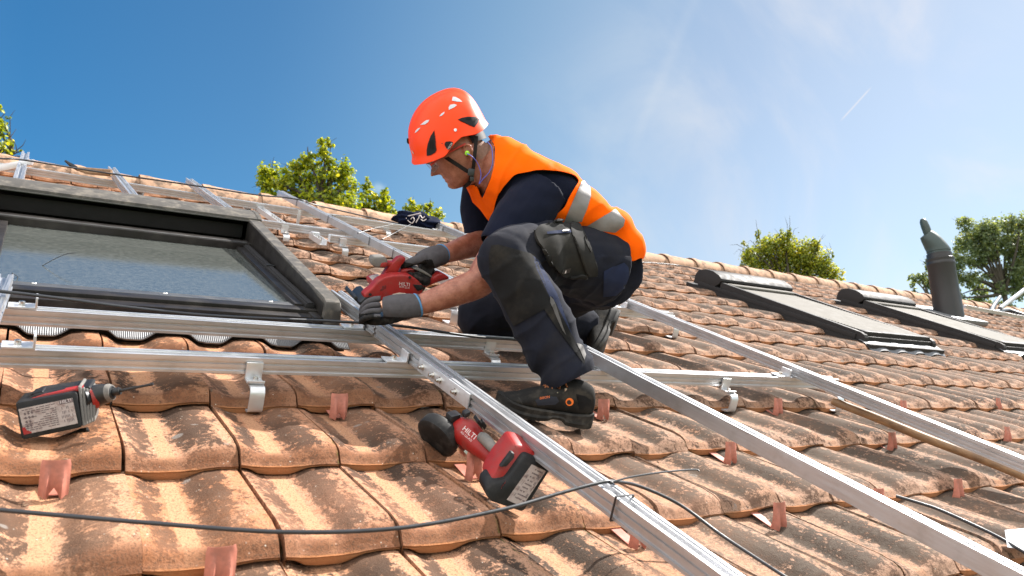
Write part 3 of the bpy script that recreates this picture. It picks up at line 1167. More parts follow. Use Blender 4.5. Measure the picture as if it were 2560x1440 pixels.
class Pln:
    """a real plane in the scene on which outlines read off the photo are laid"""

    def __init__(s, p, n):
        s.p, s.n = V(p), V(n).normalized()

    def at(s, x, y, off=0.0):
        d = ray(x, y)
        p0 = s.p + s.n * off
        return CAMC + d * ((p0 - CAMC).dot(s.n) / d.dot(s.n))


def slab(b, pl, poly, dvec, off=0.0, bev=0.0, mi=0, seg=2):
    pts = [pl.at(x, y, off) for x, y in poly]
    d = V(dvec)
    A = [b.bm.verts.new(p) for p in pts]
    B = [b.bm.verts.new(p + d) for p in pts]
    n = len(A)
    fs = [b.face(A, mi), b.face(B[::-1], mi)]
    for i in range(n):
        fs.append(b.face((A[i], B[i], B[(i + 1) % n], A[(i + 1) % n]), mi))
    fs = [f for f in fs if f]
    bmesh.ops.recalc_face_normals(b.bm, faces=fs)
    if bev:
        es = list({e for f in fs for e in f.edges})
        r = bmesh.ops.bevel(b.bm, geom=es, offset=bev, segments=seg, profile=0.6, affect='EDGES')
        for f in r['faces']:
            f.material_index = mi


def decal(b, pl, poly, off, mi=0):
    f = b.face([b.bm.verts.new(pl.at(x, y, off)) for x, y in poly], mi)
    bmesh.ops.recalc_face_normals(b.bm, faces=[f])
    if f.normal.dot(pl.n) < 0:
        f.normal_flip()


def zm(ox, oy, s):
    return lambda *pts: [(ox + x / s, oy + y / s) for x, y in pts]


def label_print(parent, pl, quad, rows, off, seed):
    """printed lines, pictograms and a serial block on a worn battery label"""
    r = random.Random(seed)
    a, b_, c, d = [V((x, y, 0)) for x, y in quad]

    def pt(s, t):
        p = (a * (1 - s) + b_ * s) * (1 - t) + (d * (1 - s) + c * s) * t
        return p.x, p.y
    b = MB()
    for k in range(rows):
        t = .06 + .88 * k / rows
        s = .05
        while s < .66:
            L = r.uniform(.03, .10)
            if r.random() < .8 and not (k in (2, 3, 5, 6) and s < .28):
                decal(b, pl, [pt(s, t), pt(min(s + L, .67), t), pt(min(s + L, .67), t + .035), pt(s, t + .035)], off)
            s += L + .014
    for k in range(5):
        for q in range(3):
            s, t = .07 + .065 * q, .2 + .16 * (k % 4)
            if r.random() < .8:
                decal(b, pl, [pt(s, t), pt(s + .035, t - .03), pt(s + .05, t + .05), pt(s + .02, t + .09)], off + .00002 * k)
    for k in range(8):
        s = .74 + .028 * k
        for q in range(4):
            if r.random() < .75:
                t = .25 + .17 * q
                decal(b, pl, [pt(s, t), pt(s + .012, t), pt(s + .012, t + r.uniform(.06, .15)), pt(s, t + .1)], off)
    part('print', b, M['ink'], parent, smooth=0)


# --- impact driver lying on its side
dz = lambda z: z
q = zm(0, 940, 4.8)
P0 = at_n(130, 1088, .014)
pl = Pln(P0, V((-.22, -.88, .42)))
bk = V((.20, .95, -.05))
drill = thing('impact_driver', 'red and black cordless impact driver lying on tiles at left, battery label facing out', 'power drill', P0)
b = MB()
slab(b, pl, q((180, 335), (215, 318), (900, 190), (925, 215), (990, 590), (965, 625), (290, 768), (250, 750)), bk * .066, bev=.004)
batt = part('battery', b, M['tool_black'], drill)
b = MB()
quad = q((220, 400), (868, 262), (936, 568), (292, 705))
decal(b, pl, quad, .0006)
lab = part('label', b, M['label'], batt, smooth=0)
label_print(batt, pl, quad, 11, .0009, 3)
b = MB()
decal(b, pl, q((704, 300), (866, 264), (878, 312), (716, 346)), .0009)
part('black_logo_box', b, M['ink'], batt, smooth=0)
ex = (pl.at(200, 985) - pl.at(100, 1005)).normalized()
ey = pl.n.cross(ex)
text_mb('HILTI', .0075, pl.at(*q((790, 303))[0], .0012), ex, ey, 0, mb=None)
b = text_mb('HILTI', .0085, pl.at(*q((788, 304))[0], .0012), ex, ey, 0)
part('lettering', b, M['white'], batt, smooth=0)
b = MB()
decal(b, pl, q((262, 622), (300, 612), (318, 650), (380, 668), (380, 686), (288, 706)), .0010)
part('red_corner', b, M['red'], batt, smooth=0)
b = MB()
for k in range(5):
    x0 = 935 + 42 * k
    slab(b, pl, q((x0, 140 + 8 * k - 14 * (k == 0)), (x0 + 36, 134 + 10 * k), (x0 + 88 - 12 * k, 590 - 14 * k), (x0 + 55 - 12 * k, 614 - 12 * k)), bk * (.060 - .004 * k), off=-.004 - .0025 * k, bev=.002)
part('rubber_grip', b, M['tool_grey'], drill)
b = MB()
slab(b, pl, q((280, 300), (420, 220), (900, 150), (1060, 118), (1100, 150), (1000, 300), (330, 420)), bk * .06, off=-.012, bev=.006)
part('housing', b, M['tool_black'], drill)
b = MB()
slab(b, pl, q((270, 305), (520, 222), (940, 140), (1000, 132), (1010, 160), (930, 190), (300, 318)), bk * .02, off=-.0095, bev=.003)
part('red_strip', b, M['red'], drill)
b = MB()
slab(b, pl, q((360, 236), (385, 205), (500, 178), (520, 196), (470, 225)), bk * .03, off=-.018, bev=.0015)
part('trigger_lock', b, M['tool_black'], drill)
cz = pl.at(*q((1180, 250))[0], -.03)
z0 = (CR @ (cz - CAMC)).z
px = lambda x, y, d=0.0: at_z(*q((x, y))[0], z0 + d)
m = z0 / FPX / 4.8
b = MB()
b.tube([px(1090, 268, -.006), px(1165, 250)], [136 * m, 134 * m], 20)
part('collar', b, M['red'], drill)
b = MB()
b.tube([px(960, 285, -.02), px(1090, 262), px(1160, 240), px(1240, 215), px(1290, 207), px(1340, 200), px(1362, 196)], [140 * m, 142 * m, 136 * m, 124 * m, 110 * m, 94 * m, 72 * m], 24)
part('motor_housing', b, M['gear'], drill)
b = MB()
b.tube([px(1300, 205), px(1322, 200), px(1350, 196)], [110 * m, 108 * m, 92 * m], 24)
part('nose_ring', b, M['tool_grey'], drill)
b = MB()
b.tube([px(1350, 197), px(1425, 182), px(1442, 178)], [46 * m, 50 * m, 44 * m], 16)
part('chuck', b, M['gear'], drill)
b = MB()
b.tube([px(1440, 178), px(1800, 103)], [20 * m, 16 * m], 8)
b.tube([px(1795, 104), px(1838, 95)], [20 * m, 20 * m], 6)
part('bit', b, M['gear'], drill)
b = MB()
for (xa, ya, xb, yb, r) in ((820, 722, 960, 655, .004), (960, 655, 1050, 640, .0045), (1050, 645, 1052, 690, .004), (1052, 690, 960, 720, .003), (960, 720, 895, 800, .003)):
    b.tube([px(xa, ya, -.02), px(xb, yb, -.02)], r, 6)
part('belt_clip', b, M['tool_black'], drill)

# --- angle grinder
q = zm(1000, 980, 4.236)
P0 = at_n(1300, 1262, .022)
grind = thing('angle_grinder', 'red cordless angle grinder with black disc guard leaning beside the front rail', 'angle grinder', P0)
pl = Pln(P0 + V((0, 0, 0)), V((-.18, -.90, .40)))
bk = V((.10, .93, .16))
zc = lambda x, y, z: at_z(*q((x, y))[0], z)
Z1 = 1.60
m = Z1 / FPX / 4.236
b = MB()
slab(b, pl, q((1310, 668), (1352, 668), (1580, 770), (1602, 815), (1330, 1250), (1290, 1275), (960, 1165), (908, 1090), (925, 1010), (970, 960), (1120, 935)), bk * .05, bev=.006)
batt = part('battery', b, M['tool_black'], grind)
b = MB()
quad = q((1545, 838), (1292, 1215), (1130, 1140), (1395, 765))
quad = [quad[3], quad[0], quad[1], quad[2]]
quad = [quad[3], quad[0], quad[1], quad[2]]
decal(b, pl, quad, .0006)
part('label', b, M['label'], batt, smooth=0)
label_print(batt, pl, [quad[2], quad[1], quad[0], quad[3]], 9, .0009, 8)
b = MB()
slab(b, pl, q((955, 975), (975, 915), (1060, 760), (1205, 575), (1235, 560), (1330, 580), (1455, 652), (1545, 735), (1460, 850), (1290, 1010), (1010, 1010)), bk * .058, off=-.010, bev=.006)
part('battery_holder', b, M['red'], grind)
b = MB()
slab(b, pl, q((1060, 800), (1180, 640), (1215, 655), (1212, 700), (1130, 790)), bk * .01, off=.003, bev=.002)
part('release_latch', b, M['tool_black'], grind)
o = pl.at(*q((1095, 985))[0], .0008)
b = text_mb('ON', .010, o, pl.at(*q((1130, 920))[0]) - pl.at(*q((1075, 1000))[0]), V((0, 0, 1)), 0)
part('embossed_mark', b, M['red'], grind, smooth=0)
path = [((610, 370), 1.74, 118), ((700, 430), 1.72, 148), ((790, 520), 1.70, 132), ((860, 590), 1.68, 106), ((960, 680), 1.66, 92), ((1040, 760), 1.63, 92), ((1090, 830), 1.61, 100)]
b = MB()
pp = cat_rom([(*zc(*p, z), r * z / FPX / 4.236) for p, z, r in path], 4)
b.tube([V(p[:3]) for p in pp], [p[3] for p in pp], 22)
part('body', b, M['red'], grind)
b = MB()
pp = cat_rom([(*zc(*p, z), r * z / FPX / 4.236) for p, z, r in (((850, 470), 1.675, 52), ((900, 500), 1.665, 62), ((1000, 610), 1.63, 55), ((1080, 690), 1.60, 45))], 4)
b.tube([V(p[:3]) for p in pp], [p[3] for p in pp], 14)
part('rubber_grip', b, M['tool_grey'], grind)
b = MB()
pp = cat_rom([(*zc(*p, z), r * z / FPX / 4.236) for p, z, r in (((470, 410), 1.76, 70), ((540, 360), 1.745, 112), ((600, 360), 1.74, 122), ((640, 400), 1.735, 112))], 4)
b.tube([V(p[:3]) for p in pp], [p[3] for p in pp], 16)
b.box(zc(560, 262, 1.73), V((.024, .0, .006)), V((0, .03, 0)), V((0, 0, .018)), .004)
b.box(zc(700, 225, 1.72), V((.012, .0, .006)), V((0, .02, 0)), V((0, 0, .012)), .003)
part('gear_head', b, M['gear'], grind)
b = MB()
b.box(zc(830, 310, 1.68), V((.015, .0, -.014)), V((.006, .03, 0)), V((0.004, 0, .008)), .002)
b.box(zc(880, 340, 1.68), V((.012, .0, -.012)), V((.006, .02, 0)), V((0.004, 0, .010)), .002)
part('switch', b, M['tool_black'], grind)
# disc guard: half drum over the wheel
a0, a1 = zc(345, 525, 1.725), zc(470, 400, 1.75)
axd = (a1 - a0).normalized()
e1 = (zc(560, 700, 1.73) - zc(240, 420, 1.73)).normalized()
e1 = (e1 - axd * e1.dot(axd)).normalized()
e2 = axd.cross(e1)
if e2.z < 0: e2 = -e2
b = MB()
rad, th = .054, .034
cen = a0 + axd * .006
rings = []
for rr, dd in ((.0, -.001), (.030, -.001), (rad - .006, 0), (rad - .001, .004), (rad, .010), (rad, th - .006), (rad - .004, th), (.03, th), (.0, th)):
    rings.append([cen + axd * dd + (e1 * cos(a) + e2 * sin(a)) * (rr + 1e-5) for a in [2 * pi * k / 40 for k in range(40)]])
b.grid(rings, cv=True)
part('disc_guard', b, M['guard'], grind)
b = MB()
b.box(zc(665, 605, 1.71), V((.026, 0, -.020)), V((0.01, .01, .01)), V((.004, 0, .007)), .001)
part('guard_lever', b, M['steel'], grind)
fx = (zc(775, 480, 1.66) - zc(670, 390, 1.67)).normalized()
fz = -(zc(720, 450, 1.7) - CAMC).normalized()
fy = fz.cross(fx)
b = text_mb('HILTI', .0155, zc(735, 432, 1.6265), fx, fy, 0)
text_mb('AG 125-A22', .0062, zc(702, 470, 1.6285), fx, fy, 0, mb=b)
part('lettering', b, M['white'], grind, smooth=0)

# --- circular saw on the rail end
q = zm(860, 560, 4.5)
SP = V((.70, .985, .14))
pl = Pln(SP, V((-.12, -.985, .10)))
bk = V((.06, .99, .04))
saw = thing('circular_saw', 'red cordless circular saw cutting through the end of a silver rail', 'circular saw', at_n(925, 792, .142))
b = MB()
outl = q((228, 800), (262, 765), (320, 722), (380, 645), (460, 600), (560, 577), (680, 572), (745, 582), (800, 610), (850, 650), (890, 700), (903, 722), (880, 780), (850, 860), (240, 870))
slab(b, pl, outl, bk * .040, bev=.006, seg=3)
part('blade_guard', b, M['red'], saw)
b = MB()
slab(b, pl, q((505, 880), (515, 820), (550, 785), (620, 770), (690, 775), (740, 800), (765, 840), (765, 880)), bk * -.006, bev=.002)
M['cream'] = mat('dirty_aluminium_casting', (0.42, 0.36, 0.29), 0.55, 0.2, var=0.2, vscale=40)
part('flange', b, M['cream'], saw)
b = MB()
slab(b, pl, q((772, 678), (870, 685), (908, 718), (830, 752), (812, 735)), bk * -.003, bev=.001)
part('black_insert', b, M['tool_black'], saw)
for c in ((738, 600), (293, 792)):
    b = MB()
    o = pl.at(*q(c)[0], .0)
    b.cyl(o, o + pl.n * .004, .0042, seg=12)
    part('screw', b, M['tool_black'], saw)
fx = (pl.at(*q((745, 690))[0]) - pl.at(*q((612, 672))[0])).normalized()
fy = pl.n.cross(fx)
b = text_mb('HILTI', .0150, pl.at(*q((680, 678))[0], .0012), fx, fy, 0)
text_mb('SCM 22-A', .0078, pl.at(*q((680, 712))[0], .0012), fx, fy, 0, mb=b)
part('lettering', b, M['white'], saw, smooth=0)
b = MB()
for a, c in (((410, 745), (445, 708)), ((445, 708), (430, 706)), ((430, 706), (470, 692)), ((470, 692), (466, 726)), ((466, 726), (457, 718)), ((457, 718), (424, 748)), ((424, 748), (410, 745))):
    b.tube([pl.at(*q(a)[0], .0006), pl.at(*q(c)[0], .0006)], .0006, 5)
part('arrow_outline', b, M['gear'], saw)
# motor and rear handle behind the guard
b = MB()
slab(b, pl, q((430, 600), (520, 470), (600, 400), (618, 382), (672, 368), (700, 385), (690, 420), (640, 480), (600, 560), (590, 600)), bk * .030, off=-.045, bev=.006)
part('front_post', b, M['red'], saw)
b = MB()
slab(b, pl, q((478, 430), (500, 425), (615, 432), (640, 440), (610, 500), (480, 480)), bk * .026, off=-.05, bev=.006)
part('stem', b, M['red'], saw)
b = MB()
slab(b, pl, q((312, 400), (330, 370), (450, 365), (500, 400), (490, 470), (470, 500), (360, 500), (315, 460)), bk * .040, off=-.045, bev=.010, seg=3)
part('front_knob', b, M['tool_grey'], saw)
b = MB()
slab(b, pl, q((412, 470), (430, 440), (490, 435), (488, 470), (470, 488), (410, 488)), bk * .02, off=-.040, bev=.004)
part('knob_insert', b, M['red'], saw)
b = MB()
slab(b, pl, q((640, 520), (700, 505), (790, 505), (870, 545), (960, 590), (1005, 600), (1060, 562), (1110, 556), (1150, 578), (1185, 600), (1180, 625), (1080, 650), (980, 690), (910, 725), (890, 690), (935, 665), (930, 640), (880, 590), (800, 545), (740, 545), (700, 575), (640, 575)), bk * .045, off=-.052, bev=.007, seg=3)
part('rear_handle', b, M['red'], saw)
b = MB()
slab(b, pl, q((770, 500), (840, 495), (930, 545), (1000, 592), (985, 606), (900, 562)), bk * .036, off=-.0465, bev=.005)
part('rubber_grip', b, M['tool_grey'], saw)
b = MB()
slab(b, pl, q((600, 540), (700, 530), (890, 650), (930, 720), (860, 800), (600, 700)), bk * .05, off=-.075, bev=.006)
part('motor', b, M['tool_black'], saw)
b = MB()
slab(b, pl, q((308, 645), (350, 625), (440, 610), (400, 660), (330, 720), (312, 700)), bk * .06, off=-.05, bev=.004)
part('dust_port', b, M['red'], saw)
b = MB()
slab(b, pl, q((325, 636), (360, 622), (432, 610), (405, 636), (345, 648)), bk * .05, off=-.046, bev=.001)
part('white_sticker', b, M['label'], saw)
b = MB()
slab(b, pl, q((112, 850), (170, 905), (205, 935), (250, 880), (300, 830), (300, 805), (250, 815), (190, 875), (150, 868), (160, 835), (138, 805), (120, 820)), bk * .11, off=.0, bev=.002)
b.bx(.70, .82, 1.0, 1.09, .1430, .1460, .001)
part('base_plate', b, M['black'], saw)

# ---------------------------------------------------------------- cables, ties and wire
def cable(pts, r, label, name='cable', k=8, m='black_rubber', group=None):
    b = MB()
    b.tube(spath(pts, k), r, 10)
    return single(name, b, M[m], label, 'cable', V(pts[0]), group)


cable([at_n(-160, 1262, .05), at_n(0, 1275, .06), at_n(370, 1307, .075), at_n(710, 1330, .09), at_n(1000, 1320, .105), at_n(1250, 1275, .12), at_n(1400, 1233, .136), at_n(1490, 1209, .1475), at_n(1535, 1204, .147), at_n(1600, 1216, .115), at_n(1700, 1262, .072), at_n(1800, 1335, .045), at_n(1890, 1395, .04), at_n(1960, 1440, .042), at_n(2060, 1500, .04)], .0034, 'black cable sagging across the foreground tiles and tied over the front rail')
cable([at_n(-200, 700, .15), at_n(0, 728, .15), at_n(60, 735, .15), at_n(180, 750, .146), at_n(300, 766, .143), at_n(500, 787, .14), at_n(680, 797, .134), at_n(830, 803, .13), at_n(1000, 815, .135), at_n(1180, 841, .112), at_n(1290, 850, .107), at_n(1400, 868, .09)], .0042, 'black cable lying along the rail under the big roof window')
cable([at_n(-80, 385, .10), at_n(0, 396, .16), at_n(60, 400, .17), at_n(250, 430, .15), at_n(480, 463, .155), at_n(640, 487, .15), at_n(715, 494, .157), at_n(765, 503, .153), at_n(788, 512, .10), at_n(1000, 560, .05), at_n(1200, 600, .045), at_n(1500, 648, .045), at_n(1640, 658, .05), at_n(1700, 664, .05), at_n(1770, 678, .06), at_n(1900, 700, .05)], .005, 'thin black cable strung along just below the ridge')
cable([at_n(2240, 1240, .03), at_n(2300, 1258, .034), at_n(2350, 1275, .034), at_n(2450, 1320, .034), at_n(2520, 1356, .038), at_n(2600, 1405, .034)], .0042, 'black cable end lying on the tiles at lower right')
cable([at_n(2500, 742, .10), at_n(2480, 778, .06), at_n(2520, 776, .06), at_n(2570, 792, .04)], .03, 'thick black cable bow on the far right of the roof')
cable([V((-.21, 1.18, .145)), at_z(60, 694, 2.27), at_z(110, 662, 2.3), at_z(160, 637, 2.33), at_z(190, 632, 2.34)], .0012, 'thin black wire end sticking up in front of the window glass', 'wire')


def tie(p, d, w, h, label, tail=None):
    """cable tie cinched round a rail"""
    t = thing('cable_tie', label, 'cable tie', p, 'black cable ties on the rails')
    d = V(d).normalized()
    x = V((d.y, -d.x, 0)).normalized()
    z = V((0, 0, 1))
    o = V(p)
    b = MB()
    ring = [(-w / 2, -.001), (w / 2, -.001), (w / 2, h), (-w / 2, h)]
    inn = [(-w / 2 + .0012, .0), (w / 2 - .0012, .0), (w / 2 - .0012, h - .0012), (-w / 2 + .0012, h - .0012)]
    rr = []
    for s in (-1, 1):
        rr.append([o + x * a + z * c + d * (s * .0022) for a, c in ring])
    for s in (1, -1):
        rr.append([o + x * a + z * c + d * (s * .0022) for a, c in inn])
    b.grid(rr, cu=True, cv=True)
    part('band', b, M['zip'], t)
    if tail:
        b = MB()
        b.tube(spath(tail, 6), [(.0018, .0009)] * (6 * (len(tail) - 1) + 1), 6)
        part('tail', b, M['zip'], t)
        b = MB()
        b.box(tail[0], (.006, 0, 0), (0, .007, 0), (0, 0, .005), .0008)
        part('head', b, M['zip'], t)
    return t


dV2 = V((1.425, -.75, 0)) - V((1.288, 4.42, 0))


def v2(v):
    k = (4.42 - v) / 5.17
    return V((1.288 + .137 * k, v, VN - .0005))


tie(V((.7515, -.155, VN - .001)), V((.078, -2.08, 0)), .0432, .047, 'black cable tie with long tail holding the foreground cable to the front rail', [at_n(1527, 1206, .150), at_n(1580, 1192, .155), at_n(1660, 1180, .155), at_n(1735, 1174, .15), at_n(1748, 1178, .148)])
for v, lb, tl in ((3.95, 'black cable tie nearest the ridge on the long smooth rail', None),
                  (3.32, 'black cable tie second from the ridge on the long smooth rail', [at_n(830, 538, .15), at_n(880, 540, .16), at_n(905, 545, .155)]),
                  (2.66, 'black cable tie third from the ridge on the long smooth rail', [at_n(895, 583, .15), at_n(930, 572, .17), at_n(985, 560, .185)]),
                  (2.35, 'lowest black cable tie on the long smooth rail, nearest the gloved hand', [at_n(955, 598, .15), at_n(985, 583, .175), at_n(1026, 561, .20)])):
    tie(v2(v), dV2, .0445, .0455, lb, tl)

# ---------------------------------------------------------------- wooden pole
M['wood'] = mat('weathered_wood', (0.27, 0.155, 0.075), 0.6, var=0.25, vscale=12, stretch=(9, 1.2, 9), bump=0.15, bscale=60, dirt=(0.10, 0.055, 0.03), dscale=9, damt=0.6)
b = MB()
pa, pb = at_n(2082, 1003, .072), at_n(2620, 1214, .058)
dd = (pb - pa)
n = 30
rings = []
up = V((0, 0, 1))
tt = dd.normalized()
x = tt.cross(up).normalized()
y = x.cross(tt)
pts = []
for i in range(n + 1):
    pts.append(pa + dd * (i / n) + x * (.002 * sin(i * .5)) + y * .0015 * sin(i * .33))
b.tube(pts, [.0152 if i else .012 for i in range(n + 1)], 16)
for k in range(4):
    a = k * 1.7
    o = pa + x * (.006 * cos(a)) + y * (.006 * sin(a))
    b.tube([o + tt * .02, o - tt * (.006 + .004 * k)], [.003, .0006], 5)
single('pole', b, M['wood'], 'brown wooden pole with splintered end lying on the tiles at right', 'pole', pa)

# ---------------------------------------------------------------- cloth on the ridge rail
M['navy'] = mat('navy_cotton', (0.006, 0.009, 0.024), 0.85, spec=.06, var=0.15, vscale=30, bump=0.15, bscale=300)
b = MB()
c = at_z(1050, 552, 5.0)
ex, ey, ez = CR[0], -CR[1], -CR[2]
c = at_n(1046, 553, .12)
zc_ = (CR @ (c - CAMC)).z
mm = zc_ / FPX
rings = []
for i in range(1, 26):
    a = pi * i / 26
    ring = []
    for k in range(40):
        t = 2 * pi * k / 40
        d = V((sin(a) * cos(t), sin(a) * sin(t), cos(a)))
        f = 1 + .22 * noise.noise(d * 1.6 + V((3, 1, 2))) + .10 * abs(noise.noise(d * 5 + V((7, 7, 2))))
        f2 = f * (1 - .12 * sin(7 * t + 3 * cos(a) * 2) * sin(a))
        p = c + ex * (56 * mm * d.x * f2) + ey * ((21 * d.y - 9 * d.x) * mm * f2) + ez * (.11 * d.z * f2)
        ring.append(p)
    rings.append(ring)
b.loft(rings)
cl = single('jacket', b, M['navy'], 'crumpled navy jacket with white script lying on the ridge end of a rail', 'jacket', c)
b = MB()
for st in ([(1015, 545), (1022, 553), (1030, 558), (1036, 550), (1032, 543), (1027, 548)], [(1040, 556), (1046, 546), (1050, 538), (1056, 545), (1062, 541)], [(1020, 540), (1034, 537), (1046, 534), (1052, 533)], [(1052, 548), (1058, 552), (1066, 548)]):
    b.tube(spath([at_z(x, y, zc_ - .125 + .0009 * abs(x - 1046)) for x, y in st], 5), .0035, 6)
part('white_script', b, M['white'], cl)
M['white_alu'] = mat('white_metal', (0.7, 0.7, 0.72), 0.35, 0.3)
# ---------------------------------------------------------------- pliers on the ridge
tp = at_n(195, 424, .12)
tl = thing('tongs', 'dark long handled seaming tongs resting on the ridge at upper left', 'tongs', tp)
zt = (CR @ (tp - CAMC)).z
b = MB()
b.tube([at_z(163, 402, zt), at_z(178, 413, zt), at_z(197, 424, zt)], [.006, .012, .012], 8)
part('jaw', b, M['gear'], tl)
for dy, dzz in ((0, 0), (7, -.05)):
    b = MB()
    b.tube([at_z(195, 421 + dy * .3, zt + dzz), at_z(220, 424 + dy, zt + dzz), at_z(279, 429 + dy, zt + dzz)], [.010, .012, .013], 8)
    part('handle', b, M['wood'], tl)
# white bracket at the far left
pp = at_n(30, 412, .12)
zt = (CR @ (pp - CAMC)).z
b = MB()
pl_ = Pln(pp, -CR[2])
slab(b, pl_, [(-30, 415), (50, 402), (82, 398), (76, 412), (20, 425), (-30, 432)], CR[2] * .02, bev=.002)
single('metal_bracket', b, M['white_alu'], 'white triangular metal bracket at the far left under the ridge', 'bracket', pp)
# clear plastic scrap at right edge
M['plastic'] = mat('milky_plastic_sheet', (0.72, 0.74, 0.76), 0.25, var=0.1, vscale=30)
b = MB()
pts = [[at_n(2512 + 30 * i + 2 * j, 1326 + 14 * j - 3 * i + 8 * i * (j > 1), .035 + .006 * sin(i * 2 + j)) for j in range(4)] for i in range(4)]
b.grid(pts)
thicken(b.bm, .0008)
single('plastic_sheet', b, M['plastic'], 'scrap of milky plastic sheet on the tiles at the right edge', 'plastic sheet', pts[0][0])
# rail and slanted tube at the far right
rail(at_n(2410, 770, .08), at_n(2560, 798, .08), 'distant bright rail end lying near the ridge right of the flue pipe', m='alu_u')
pa = at_n(2500, 771, .10)
za = (CR @ (pa - CAMC)).z
b = MB()
b.tube([pa, at_z(2570, 718, za + .3)], .03, 12)
single('metal_tube', b, M['alu'], 'slanted grey metal tube at the right edge in front of the tree', 'tube', pa)

# ---------------------------------------------------------------- flue pipe
M['flue'] = mat('flue_brown_metal', (0.022, 0.020, 0.0195), 0.5, 0.1, var=0.1, vscale=6)
M['cowl'] = mat('verdigris_cowl', (0.045, 0.062, 0.058), 0.5, 0.3, var=0.12, vscale=8)
fb = V((8.16, 3.22, -.02))
UPR = RMI.to_3x3() @ V((0, 0, 1))
fl = thing('flue_pipe', 'tall brown flue pipe with green bent cowl rising by the roof windows', 'flue pipe', fb)
hx = (at_z(2300, 640, 8.2) - at_z(2360, 640, 8.2)).normalized()
hx = (hx - UPR * hx.dot(UPR)).normalized()
hy = UPR.cross(hx)


def ringat(h, r, off=0.0, ry=None, seg=32, tilt=0.0):
    return [fb + UPR * (h * .86 + tilt * cos(a) * r) + hx * (off + r * cos(a)) + hy * ((ry or r) * sin(a)) for a in [2 * pi * k / seg for k in range(seg)]]


b = MB()
b.loft([ringat(h, r) for h, r in ((-.1, .142), (.30, .142), (.301, .137), (.70, .137), (.71, .142), (.735, .143), (.745, .138), (.76, .138), (.77, .142), (.79, .142), (.80, .13), (.86, .125))])
part('pipe', b, M['flue'], fl)
b = MB()
b.loft([ringat(h, r, o, None, 32, tl_) for h, r, o, tl_ in ((.83, .118, 0, 0), (.835, .122, 0, 0), (.86, .122, 0, 0), (.865, .114, .0, 0), (.885, .114, .0, 0), (.89, .120, .0, 0), (.91, .119, .0, 0.0), (.96, .112, .02, -.1), (1.03, .098, .05, -.25), (1.09, .078, .085, -.5), (1.125, .060, .11, -.7))])
part('cowl', b, M['cowl'], fl)
b = MB()
ri = []
for h, w_, o in ((1.07, .052, .075), (1.14, .056, .085), (1.22, .056, .10), (1.29, .05, .112), (1.325, .03, .118), (1.335, .008, .12)):
    c = fb + UPR * (h * .86) + hx * o
    ri.append([c + hx * (w_ * cos(a) * .75) + hy * (w_ * .9 * sin(a)) for a in [2 * pi * k / 16 for k in range(16)]])
b.loft(ri)
part('flap', b, M['cowl'], fl)
b = MB()
b.bx(7.9, 8.5, 3.0, 3.6, .0, .05, .01)
part('flashing', b, M['lead'], fl)

# ---------------------------------------------------------------- trees
def leaf_nodes(nt, b, tcn):
    r = nd(nt, 'ShaderNodeAttribute', attribute_name='rnd').outputs['Fac']
    cr = nd(nt, 'ShaderNodeValToRGB', {0: r})
    return cr


def leaf_mat(name, cols, trans=0.45):
    m = bpy.data.materials.new(name)
    m.use_nodes = True
    nt = m.node_tree
    nt.nodes.clear()
    r = nd(nt, 'ShaderNodeAttribute', attribute_name='rnd').outputs['Fac']
    cr = nd(nt, 'ShaderNodeValToRGB', {0: r})
    e = cr.color_ramp.elements
    e[0].color = (*cols[0], 1)
    e[1].color = (*cols[-1], 1)
    for i, c in enumerate(cols[1:-1]):
        k = e.new((i + 1) / (len(cols) - 1))
        k.color = (*c, 1)
    d = nd(nt, 'ShaderNodeBsdfPrincipled', {'Base Color': cr.outputs[0], 'Roughness': 0.45})
    t = nd(nt, 'ShaderNodeBsdfTranslucent', {'Color': mixc(nt, 1.0, cr.outputs[0], (1.6, 1.4, .5), 'MULTIPLY')})
    mx = nd(nt, 'ShaderNodeMixShader', {0: trans, 1: d.outputs[0], 2: t.outputs[0]})
    nd(nt, 'ShaderNodeOutputMaterial', {'Surface': mx.outputs[0]})
    return m


M['bark'] = mat('bark', (0.05, 0.04, 0.03), 0.9, var=0.3, vscale=8, bump=0.4, bscale=30)
M['leaf_maple'] = leaf_mat('maple_leaves', [(.09, .14, .010), (.19, .25, .014), (.32, .36, .02), (.48, .45, .04)], .55)
M['leaf_bush'] = leaf_mat('beech_leaves', [(.10, .13, .02), (.18, .23, .03), (.30, .33, .04), (.45, .36, .06)], .6)
M['leaf_dark'] = leaf_mat('oak_leaves', [(.10, .14, .08), (.15, .20, .11), (.20, .25, .13), (.27, .28, .12)], .55)


